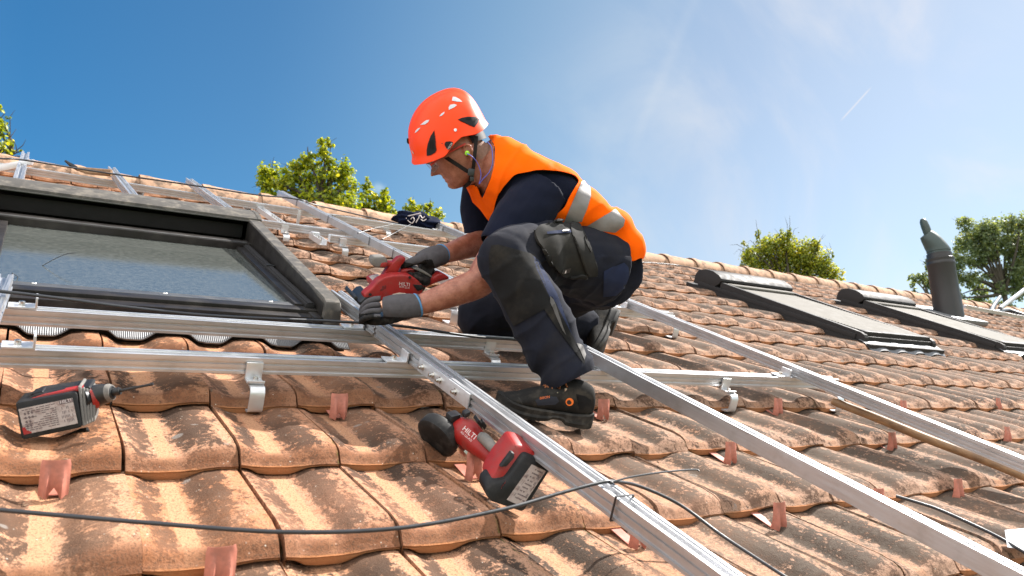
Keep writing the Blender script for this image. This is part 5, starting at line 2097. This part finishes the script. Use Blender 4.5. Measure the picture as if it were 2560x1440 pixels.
th_d = (at_z(1516, 668, 2.49) - at_z(1262, 640, 2.16)).normalized()


def crease(p, d, fq, seed):
    q_ = V((p.dot(d) * fq, p.dot(IX) * fq * .35 + seed, p.dot(IZ) * fq * .35))
    return 1 - 2 * abs(noise.noise(q_))


def pant_w(p):
    x, y, z = to_px(p)
    r = .008 * noise.noise(V((p.x * 8, p.y * 8, p.z * 8))) + .004 * noise.noise(p * 22)
    r += .005 * crease(p, (sh_d + IX * .5).normalized(), 16, 3) ** 3 if y > 640 else 0
    t = (p - sh_a).dot(sh_d) / sh_l
    if z < 2.26 and y > 700:
        k = max(0, (t - .52) / .48)
        r += (.010 * k) * sin(46 * (p - sh_a).dot(sh_d) + 3.2 * noise.noise(p * 7) + (p - sh_a).dot(IX) * 16)
        r += .004 * (1 - k) * noise.noise(V((p.dot(sh_d) * 5, p.dot(IX) * 18, p.z * 3)))
    elif y < 720 and z < 2.6:
        d = p.dot(th_d)
        r += .006 * sin(40 * d + 4 * noise.noise(p * 6) + 22 * p.dot(IY)) * gauss(x - 1400, 90)
    else:
        r += .006 * noise.noise(V((p.x * 6, p.y * 20, p.z * 20)))
    return r


wrinkle(b, pant_w)
kill = [f for f in b.bm.faces if (lambda c: (c - sh_b).dot(sh_d) > .0 and to_px(c)[2] < 2.3)(f.calc_center_median())]
bmesh.ops.delete(b.bm, geom=kill, context='FACES')
smooth_edges(b.bm, lambda e: len(e.link_faces) == 1, 10)
bvh_p = bvh_of(b)
thicken(b.bm, .003)
trs = part('work_trousers', b, M['pants'], person, smooth=80)
KNEE = [(1229, 614), (1247, 612), (1276, 629), (1296, 640), (1336, 637), (1346, 674), (1365, 719), (1374, 744), (1360, 773), (1285, 815), (1276, 792), (1256, 745), (1236, 719), (1225, 690), (1223, 640)]
part('knee_panel', drape(bvh_p, KNEE, .002, 7), M['panel'], trs, smooth=80)
STRIP = [(1360, 773), (1374, 744), (1380, 742), (1394, 789), (1414, 843), (1440, 872), (1462, 902), (1460, 912), (1446, 890), (1420, 858), (1388, 815)]
part('side_strip', drape(bvh_p, STRIP, .0021, 6), M['panel'], trs, smooth=80)
BLUE = [(1332, 640), (1343, 650), (1362, 680), (1392, 735), (1412, 790), (1424, 840), (1436, 856), (1428, 852), (1416, 834), (1400, 792), (1384, 748), (1370, 728), (1352, 697), (1338, 668)]
part('blue_strip', drape(bvh_p, BLUE, .002, 6), M['pants_l'], trs, smooth=80)
for pz in ([(1374, 741), (1384, 751), (1398, 792), (1414, 838), (1406, 827), (1389, 790), (1375, 757)], [(1440, 858), (1455, 864), (1464, 888), (1460, 901), (1451, 880)]):
    part('reflective_piping', drape(bvh_p, pz, 0.003, 5), M['piping'], trs, smooth=80)
PKT = [(1334, 579), (1343, 570), (1424, 560), (1434, 553), (1447, 566), (1456, 582), (1461, 608), (1478, 640), (1490, 674), (1488, 689), (1462, 690), (1452, 680), (1404, 690), (1388, 676), (1367, 637), (1341, 606)]
pk = drape(bvh_p, PKT, .011, 5, soft=10)
wrinkle(pk, lambda p: .0035 * sin(70 * p.dot((IX * .85 + IY * .5)) + 3 * noise.noise(p * 9)) + .002 * noise.noise(p * 24))
bvh_k = bvh_of(pk)
thicken(pk.bm, .008)
pko = part('cargo_pocket', pk, M['pocket'], trs, smooth=50)
pf = drape(bvh_k, [(1424, 560), (1434, 551), (1446, 564), (1457, 583), (1462, 612), (1480, 640), (1490, 676), (1487, 692), (1468, 692), (1462, 660), (1448, 622), (1430, 590)], .004, 5, .003, soft=6)
part('pocket_flap', pf, M['pocket'], trs, smooth=60)
part('zip_line', drape(bvh_k, [(1366, 580), (1400, 576), (1426, 575), (1427, 582), (1400, 583), (1367, 586)], .0025, 6), M['pants_l'], trs, smooth=80)
part('zip_pull', drape(bvh_k, [(1404, 577), (1414, 575), (1421, 576), (1421, 579), (1412, 580), (1404, 580)], .0045, 6), M['reflect'], trs, smooth=80)
part('pocket_tag', drape(bvh_k, [(1406, 674), (1427, 669), (1423, 680), (1402, 686)], .003, 6), M['black'], trs, smooth=80)
part('tag_mark', drape(bvh_k, [(1410, 676), (1414, 675), (1412, 682), (1408, 683)], .0045, 6), M['white'], trs, smooth=80)
part('seat_panel', drape(bvh_p, [(1509, 678), (1530, 668), (1560, 656), (1570, 668), (1572, 690), (1562, 718), (1540, 738), (1508, 742), (1512, 715)], .002, 7), M['pants_l'], trs, smooth=80)


# --- shoes
def shoe(hb, toe, up, name, L=.285):
    X = (toe - hb).normalized()
    Z = (up - X * up.dot(X)).normalized()
    Y = Z.cross(X)
    P = lambda x, y, z: hb + X * x + Y * y + Z * z
    k = (toe - hb).length / L
    root = MB()
    st = [(-.008, .010, .070, .03), (-.004, .024, .088, .028), (.01, .034, .112, .026), (.035, .039, .120, .025), (.065, .039, .122, .025), (.095, .038, .113, .025), (.125, .040, .097, .025), (.16, .044, .084, .025), (.195, .047, .070, .025), (.225, .046, .056, .026), (.25, .042, .050, .026), (.27, .032, .043, .027), (.282, .015, .034, .029)]
    rings = []
    for r in cat_rom(st, 4):
        x, w_, top, bot = r
        ring = []
        for i in range(28):
            t = 2 * pi * i / 28
            c, s_ = cos(t), sin(t)
            zz = bot + (top - bot) * (.5 + .5 * (abs(s_) ** .75) * (1 if s_ > 0 else -1))
            yy = w_ * (abs(c) ** .7) * (1 if c > 0 else -1) * (1 - .25 * max(0, s_) ** 2)
            ring.append(P(x * k, yy, zz))
        rings.append(ring)
    root.loft(rings)
    bv = BVHTree.FromBMesh(root.bm)
    so_ = part(name, root, M['suede'], person, smooth=60)
    s = MB()
    rings = []
    for x, w_, b0, t0 in [tuple(q_) for q_ in cat_rom([(-.014, .012, .012, .040), (-.008, .030, .003, .044), (.015, .040, 0, .040), (.05, .042, 0, .036), (.078, .041, .001, .034), (.09, .040, .010, .034), (.12, .041, .011, .033), (.135, .043, .004, .033), (.17, .048, 0, .033), (.21, .051, .001, .034), (.245, .048, .006, .037), (.27, .038, .012, .042), (.288, .018, .020, .046), (.292, .006, .026, .044)], 3)]:
        ring = [P(x * k, -w_ * .94, b0), P(x * k, -w_ * 1.02, b0 + (t0 - b0) * .3), P(x * k, -w_ * .95, b0 + (t0 - b0) * .5), P(x * k, -w_, t0 - .004), P(x * k, -w_ * .93, t0), P(x * k, w_ * .93, t0), P(x * k, w_, t0 - .004), P(x * k, w_ * .95, b0 + (t0 - b0) * .5), P(x * k, w_ * 1.02, b0 + (t0 - b0) * .3), P(x * k, w_ * .94, b0)]
        rings.append(ring)
    s.loft(rings)
    part('sole', s, M['sole'], so_, smooth=35)
    return so_, bv, P, k


SHU = (V((0, 0, 1)) * .9 + IY * .35).normalized()
hbp, tpp = at_z(1462, 1064, 2.098), at_z(1240, 1022, 2.035)
ns, bv, P, kk = shoe(hbp, tpp, SHU, 'work_shoe')
part('side_mesh', drape(bv, [(1338, 1000), (1362, 990), (1392, 992), (1398, 1004), (1388, 1012), (1344, 1014)], .0012, 6), M['mesh'], ns)
part('logo_disc', drape(bv, [(1424 + 10 * cos(a), 1005 + 10 * sin(a)) for a in [2 * pi * i / 16 for i in range(16)]], .0016, 6), M['orange'], ns)
part('logo_mark', drape(bv, [(1423 + r * cos(a), 1006 + r * sin(a)) for r, a in [(6, t * .5) for t in range(0, 11)] + [(3.6, t * .5) for t in range(10, -1, -1)]], .0022, 6), M['black'], ns)
part('heel_panel', drape(bv, [(1440, 985), (1462, 990), (1478, 1000), (1480, 1030), (1450, 1034), (1462, 1018), (1456, 1002)], .0015, 5), M['panel'], ns)
part('toe_seam', drape(bv, [(1294, 992), (1298, 992), (1322, 1040), (1318, 1042)], .0012, 5), M['sole'], ns)
o_ = bv.ray_cast(CAMC, ray(1362, 994).normalized())[0]
tx = text_mb('BISON', .0095, o_ - ray(1362, 994).normalized() * .007, (at_z(1370, 991, 2.1) - at_z(1340, 996, 2.1)), IY, 0)
part('lettering', tx, M['orange'], ns, smooth=0)
for i in range(4):
    lc = MB()
    x0 = (.098 + .021 * i) * kk
    h0_ = .113 - .0145 * i
    lc.tube(spath([P(x0, -.026, h0_ - .012), P(x0 + .012, 0, h0_ + .004), P(x0 + .020, .027, h0_ - .020)], 4), .0026, 6)
    lc.tube(spath([P(x0, .027, h0_ - .012), P(x0 + .012, 0, h0_ + .006), P(x0 + .020, -.026, h0_ - .020)], 4), .0026, 6)
    part('lace', lc, M['lace'], ns)
    for sg in (-1, 1):
        lc = MB()
        lc.box(P(x0 + .004, .031 * sg, h0_ - .019), (.007, 0, 0), (0, .004, 0), (0, 0, .010), .001)
        part('eyelet', lc, M['steel'], ns)
fs_, bv2, P2, k2 = shoe(at_z(1548, 792, 2.985), at_z(1494, 906, 2.80), (IX * -.92 - IY * .1 + IZ * -.25), 'work_shoe')

# --- gloves
def glove(st, fingers, thumb, name, cuff_c, cuff_d, cuff_r, coat):
    b = MB()
    limb(b, st)
    for f in fingers + [thumb]:
        limb(b, f, 14)
    b = remesh(b, .0024, 3)
    wrinkle(b, lambda p: .0011 * noise.noise(p * 60))
    for f in b.bm.faces:
        x, y, z = to_px(f.calc_center_median())
        if coat(x, y, z): f.material_index = 1
    o = part(name, b, [M['knit'], M['nitrile']], person, smooth=70)
    c = MB()
    x = cuff_d.orthogonal().normalized()
    y = cuff_d.cross(x)
    c.grid([[cuff_c + cuff_d * (.0030 * cos(u)) + (x * cos(t) + y * sin(t)) * (cuff_r + .0022 * sin(u)) for t in [2 * pi * i / 30 for i in range(30)]] for u in [2 * pi * j / 8 for j in range(8)]], cu=True, cv=True)
    part('cuff_edge', c, M['cuff'], o)
    return o


fn_ = [[(952, 747 + 15 * i, 2.178 - .015 * i, .0094 - .0004 * i), (926, 751 + 13.5 * i, 2.174 - .016 * i, .0090 - .0004 * i), (909, 765 + 11 * i, 2.182 - .016 * i, .0086), (904, 782 + 7 * i, 2.194 - .015 * i, .0082), (914, 795 + 4 * i, 2.204 - .014 * i, .0076)] for i in range(4)]
gn = glove([(1047, 763, 2.189, .034), (1020, 765, 2.178, .036), (985, 768, 2.165, .0355), (958, 769, 2.162, .030)], fn_, [(1005, 788, 2.175, .016), (968, 800, 2.165, .0135), (932, 804, 2.17, .011), (918, 803, 2.18, .009)], 'work_glove', at_z(1043, 763, 2.187), (at_z(1046, 763, 2.188) - at_z(1092, 748, 2.212)).normalized(), .0335, lambda x, y, z: y > 792 + (x - 960) * .03 or (x < 935 and y > 784))
gx_ = at_z(953, 790, 2.13) - at_z(953, 740, 2.13)
bvg = BVHTree.FromPolygons([v.co + body_base for v in gn.data.vertices], [p.vertices[:] for p in gn.data.polygons])
hit = bvg.ray_cast(CAMC, ray(953, 764).normalized())[0]
if hit:
    tx = text_mb('TEGERA', .012, hit - ray(953, 764).normalized() * .004, IY, -IX, 0)
    part('lettering', tx, M['nitrile'], gn, smooth=0)
ff = [[(1062 + 6 * i, 660 + 4 * i, 2.405 + .004 * i, .0125), (1050 + 6 * i, 682 + 3 * i, 2.39 + .004 * i, .012), (1034 + 11 * i, 690 + 5 * i, 2.355 + .004 * i, .0115), (1024 + 11 * i, 687 + 6 * i, 2.34 + .005 * i, .010)] for i in range(4)]
gf = glove([(1108, 636, 2.462, .033), (1092, 640, 2.445, .035), (1070, 648, 2.42, .036), (1048, 657, 2.405, .030)], ff, [(1062, 646, 2.385, .017), (1036, 652, 2.37, .0145), (1014, 662, 2.365, .0125), (1001, 668, 2.365, .010)], 'work_glove', at_z(1103, 636, 2.458), (at_z(1106, 637, 2.46) - at_z(1132, 629, 2.505)).normalized(), .0325, lambda x, y, z: inside(x, y, [(985, 655), (1012, 655), (1040, 662), (1062, 650), (1080, 648), (1085, 660), (1092, 690), (1075, 720), (985, 720)]))

# --- helmet
HC = at_z(1123.5, 362, 2.462)
E1 = (IX * .903 + IY * .429).normalized()           # front to back
E2 = (IX * -.429 + IY * .903).normalized()          # up
RIM = [(-97, 0), (-92, -8), (-70, -16), (-45, -20), (-19, -21), (0, -10), (15, -2), (35, 4), (68, -5), (90, -3), (108, 6)]


def dome(ph, tau, off=0.0):
    """ph: 0 = back, pi = front; tau: 0 rim .. 1 crown"""
    pw = 2.4
    rho = max(0, 1 - tau ** pw) ** (1 / pw)
    c, s_ = cos(ph), sin(ph)
    ce = abs(c) ** .95 * (1 if c > 0 else -1)
    se = abs(s_) ** .95 * (1 if s_ > 0 else -1)
    fl = 5 * gauss(tau, .09) * max(0, -c) + 3 * gauss(tau, .07)
    e1 = 5.5 + (102 + fl + off) * rho * ce + 22 * tau ** 2
    d = (86 + fl * .5 + off) * rho * se
    r0 = lerp_tab(min(108, max(-97, 5.5 + 102 * ce)), [(a, c_) for a, c_ in RIM])[0]
    h = r0 + (127 - r0 + off) * tau
    k = max(0, min(1, (tau - .25) / .3))
    dd = abs(d)
    h += 4.5 * k * (1 if dd < 26 else max(0, 1 - (dd - 26) / 7)) * (1 if tau < .995 else 1)
    return HC + E1 * (e1 * HS) + E2 * (h * HS) + HW * (d * HS)


b = MB()
rows = []
NT = 40
for j in range(NT):
    tau = sin(pi / 2 * j / (NT - 1) * .995)
    rows.append([dome(2 * pi * i / 96, tau) for i in range(96)])
vs = b.grid(rows, cv=True)
b.face(vs[-1])
bmesh.ops.recalc_face_normals(b.bm, faces=b.bm.faces)
bvh_h = bvh_of(b)
thicken(b.bm, .0045)
hel = part('helmet', b, M['helmet'], person, smooth=60)
zz = lambda pts: [(960 + x / 5.144, 220 + y / 5.144) for x, y in pts]
for pz in ([(948, 408), (1000, 385), (1075, 370), (1180, 372), (1224, 405), (1205, 450), (1160, 506), (1135, 490), (1095, 450), (1040, 428)],
           [(648, 545), (652, 640), (664, 720), (675, 800), (660, 830), (600, 865), (552, 874), (550, 800), (565, 720), (600, 620)]):
    part('side_vent', drape(bvh_h, zz(pz), .0012, 4, .0008), M['vent'], hel)
for pz in ([(592, 690), (604, 660), (606, 770), (594, 790)], [(618, 680), (632, 660), (640, 770), (622, 800)], [(1050, 392), (1110, 386), (1120, 404), (1064, 408)], [(1150, 392), (1196, 400), (1190, 420), (1160, 416)]):
    part('vent_rib', drape(bvh_h, zz(pz), .0024, 4), M['strap'], hel)
for pz in ([(884, 115), (920, 118), (975, 148), (1008, 182), (940, 178), (872, 165)], [(852, 218), (905, 208), (938, 222), (905, 250), (835, 284), (832, 250)], [(780, 305), (775, 330), (745, 358), (712, 368), (740, 330)],
           [(520, 432), (550, 415), (586, 410), (570, 440), (530, 470), (470, 476)], [(440, 520), (472, 512), (440, 552), (398, 582), (412, 548)]):
    part('top_vent', drape(bvh_h, zz(pz), .0012, 4), M['vent_w'], hel)
part('visor_clip', drape(bvh_h, zz([(785, 705), (800, 690), (850, 686), (886, 696), (880, 735), (850, 785), (826, 796), (800, 770), (780, 730)]), .0014, 4, .001), M['vent'], hel)
hit = bvh_h.ray_cast(CAMC, ray(1125.5, 365.5).normalized())[0]
part('lettering', text_mb('VISOR', .0088, hit - ray(1125, 365).normalized() * .004, (IX * .55 + IY * .83), (IX * -.83 + IY * .55), 0), M['white'], hel, smooth=0)
for cx, cy, r in ((918, 541, 3.9), (749, 714, 1.3)):
    part('rivet', drape(bvh_h, [(960 + cx / 5.144 + r * cos(a), 220 + cy / 5.144 + r * sin(a)) for a in [2 * pi * i / 12 for i in range(12)]], .0018, 3), M['steel'] if r > 2 else M['black'], hel)
part('front_mark', drape(bvh_h, zz([(356, 800), (366, 806), (386, 838), (384, 850), (372, 832)]), .0012, 4), M['white'], hel)
b = MB()
b.box(at_z(1020.5, 353, 2.462), IX * .006, IY * .014, IZ * .03, .002)
part('lamp_clip', b, M['vent'], hel)
# inner cradle visible at the nape
b = MB()
rows = []
for i in range(40):
    a = -1.0 + 2.0 * i / 39
    rows.append([HC + E1 * ((8 + 84 * cos(a)) * HS) + E2 * (h * HS) + HW * (72 * sin(a) * HS) for h in (14, 2, -10 - 4 * cos(a) ** 2, -18 - 6 * cos(a))])
b.grid(rows)
thicken(b.bm, .003)
part('cradle', b, M['vent'], hel)


def strapb(pts, wd, name='chin_strap'):
    """flat webbing following points (x, y, z)"""
    b = MB()
    P_ = spath([at_z(*p) for p in pts], 6)
    rows = []
    for i in range(len(P_)):
        t = (P_[min(i + 1, len(P_) - 1)] - P_[max(i - 1, 0)]).normalized()
        n = (CAMC - P_[i]).normalized()
        s_ = t.cross(n).normalized()
        rows.append([P_[i] + s_ * wd / 2, P_[i] - s_ * wd / 2])
    b.grid(rows)
    thicken(b.bm, .0018)
    return part(name, b, M['strap'], hel)


strapb([(1097, 380, 2.402), (1122, 398, 2.384), (1145, 413, 2.377), (1165, 426, 2.377), (1176, 432, 2.379)], .0125)
strapb([(1191, 340, 2.385), (1189, 365, 2.372), (1186, 395, 2.366), (1183, 420, 2.374), (1179, 434, 2.38)], .0115)
strapb([(1179, 430, 2.379), (1177, 445, 2.388), (1172, 458, 2.405), (1160, 468, 2.44)], .012)
b = MB()
b.box(at_z(1178, 431, 2.372), IX * .020 - IY * .004, IY * .022 + IX * .004, IZ * .010, .002)
b.box(at_z(1180, 447, 2.377), IX * .012, IY * .016, IZ * .008, .002)
part('buckle', b, M['black'], hel)
# --- face details
b = MB()
rows = []
for i in range(18):
    s_ = -58 + 118 * i / 17
    rows.append([hp(88 - 22 * (s_ / 58) ** 2 - (0 if abs(s_) > 8 else 3) + .0 * u, u, s_) for u in (47, 42, 33, 25 + .10 * abs(s_) * (1 if abs(s_) > 8 else 1), 18 + (8 if abs(s_) < 12 else 0) + .12 * max(0, abs(s_) - 34))])
b.grid(rows)
gls = part('safety_glasses', b, M['lens'], person, smooth=80)
b = MB()
b.tube([hp(88 - 22 * ((-58 + 118 * i / 17) / 58) ** 2, 18 + (8 if abs(-58 + 118 * i / 17) < 12 else 0) + .12 * max(0, abs(-58 + 118 * i / 17) - 34), -58 + 118 * i / 17) for i in range(18)], .0009, 6)
part('lens_rim', b, M['reflect'], gls)
b = MB()
for sg in (1, -1):
    b.tube(spath([hp(78, 36, 61 * sg), hp(50, 34, 66 * sg), hp(15, 26, 68 * sg), hp(-20, 16, 69 * sg)], 4), [(.0012, .0030)] * 13, 8)
part('glasses_arm', b, M['redarm'], gls)
for sg in (1, -1):
    b = MB()
    b.tube(spath([hp(81, 43, 12 * sg), hp(82, 47, 22 * sg), hp(76, 45, 38 * sg), hp(66, 40, 46 * sg)], 4), [.002, .003, .0034, .0036, .0036, .0036, .0034, .0034, .003, .0028, .0024, .002, .001], 6)
    part('eyebrow', b, M['brow'], person)
    b = MB()
    b.tube(spath([hp(73, 29, 16 * sg), hp(74.5, 27, 26 * sg), hp(69, 28, 38 * sg)], 4), .0012, 6)
    part('eyelashes', b, M['brow'], person)
b = MB()
b.ball(at_z(1168, 383, 2.362), .0078, .0078, .010, (IX, IY, IZ))
b.tube([at_z(1168, 383, 2.364), at_z(1166, 384, 2.345)], [.004, .0045], 10)
ep = part('ear_plug', b, M['green'], person)
b = MB()
b.tube(spath([at_z(1167, 384, 2.345), at_z(1180, 391, 2.345), at_z(1194, 408, 2.36), at_z(1202, 432, 2.37), at_z(1201, 448, 2.372), at_z(1198, 460, 2.375), at_z(1208, 447, 2.365), at_z(1222, 432, 2.362), at_z(1231, 410, 2.365), at_z(1231, 385, 2.37), at_z(1228, 366, 2.375), at_z(1218, 354, 2.385)], 5), .0014, 6)
part('cord', b, M['cord'], ep)
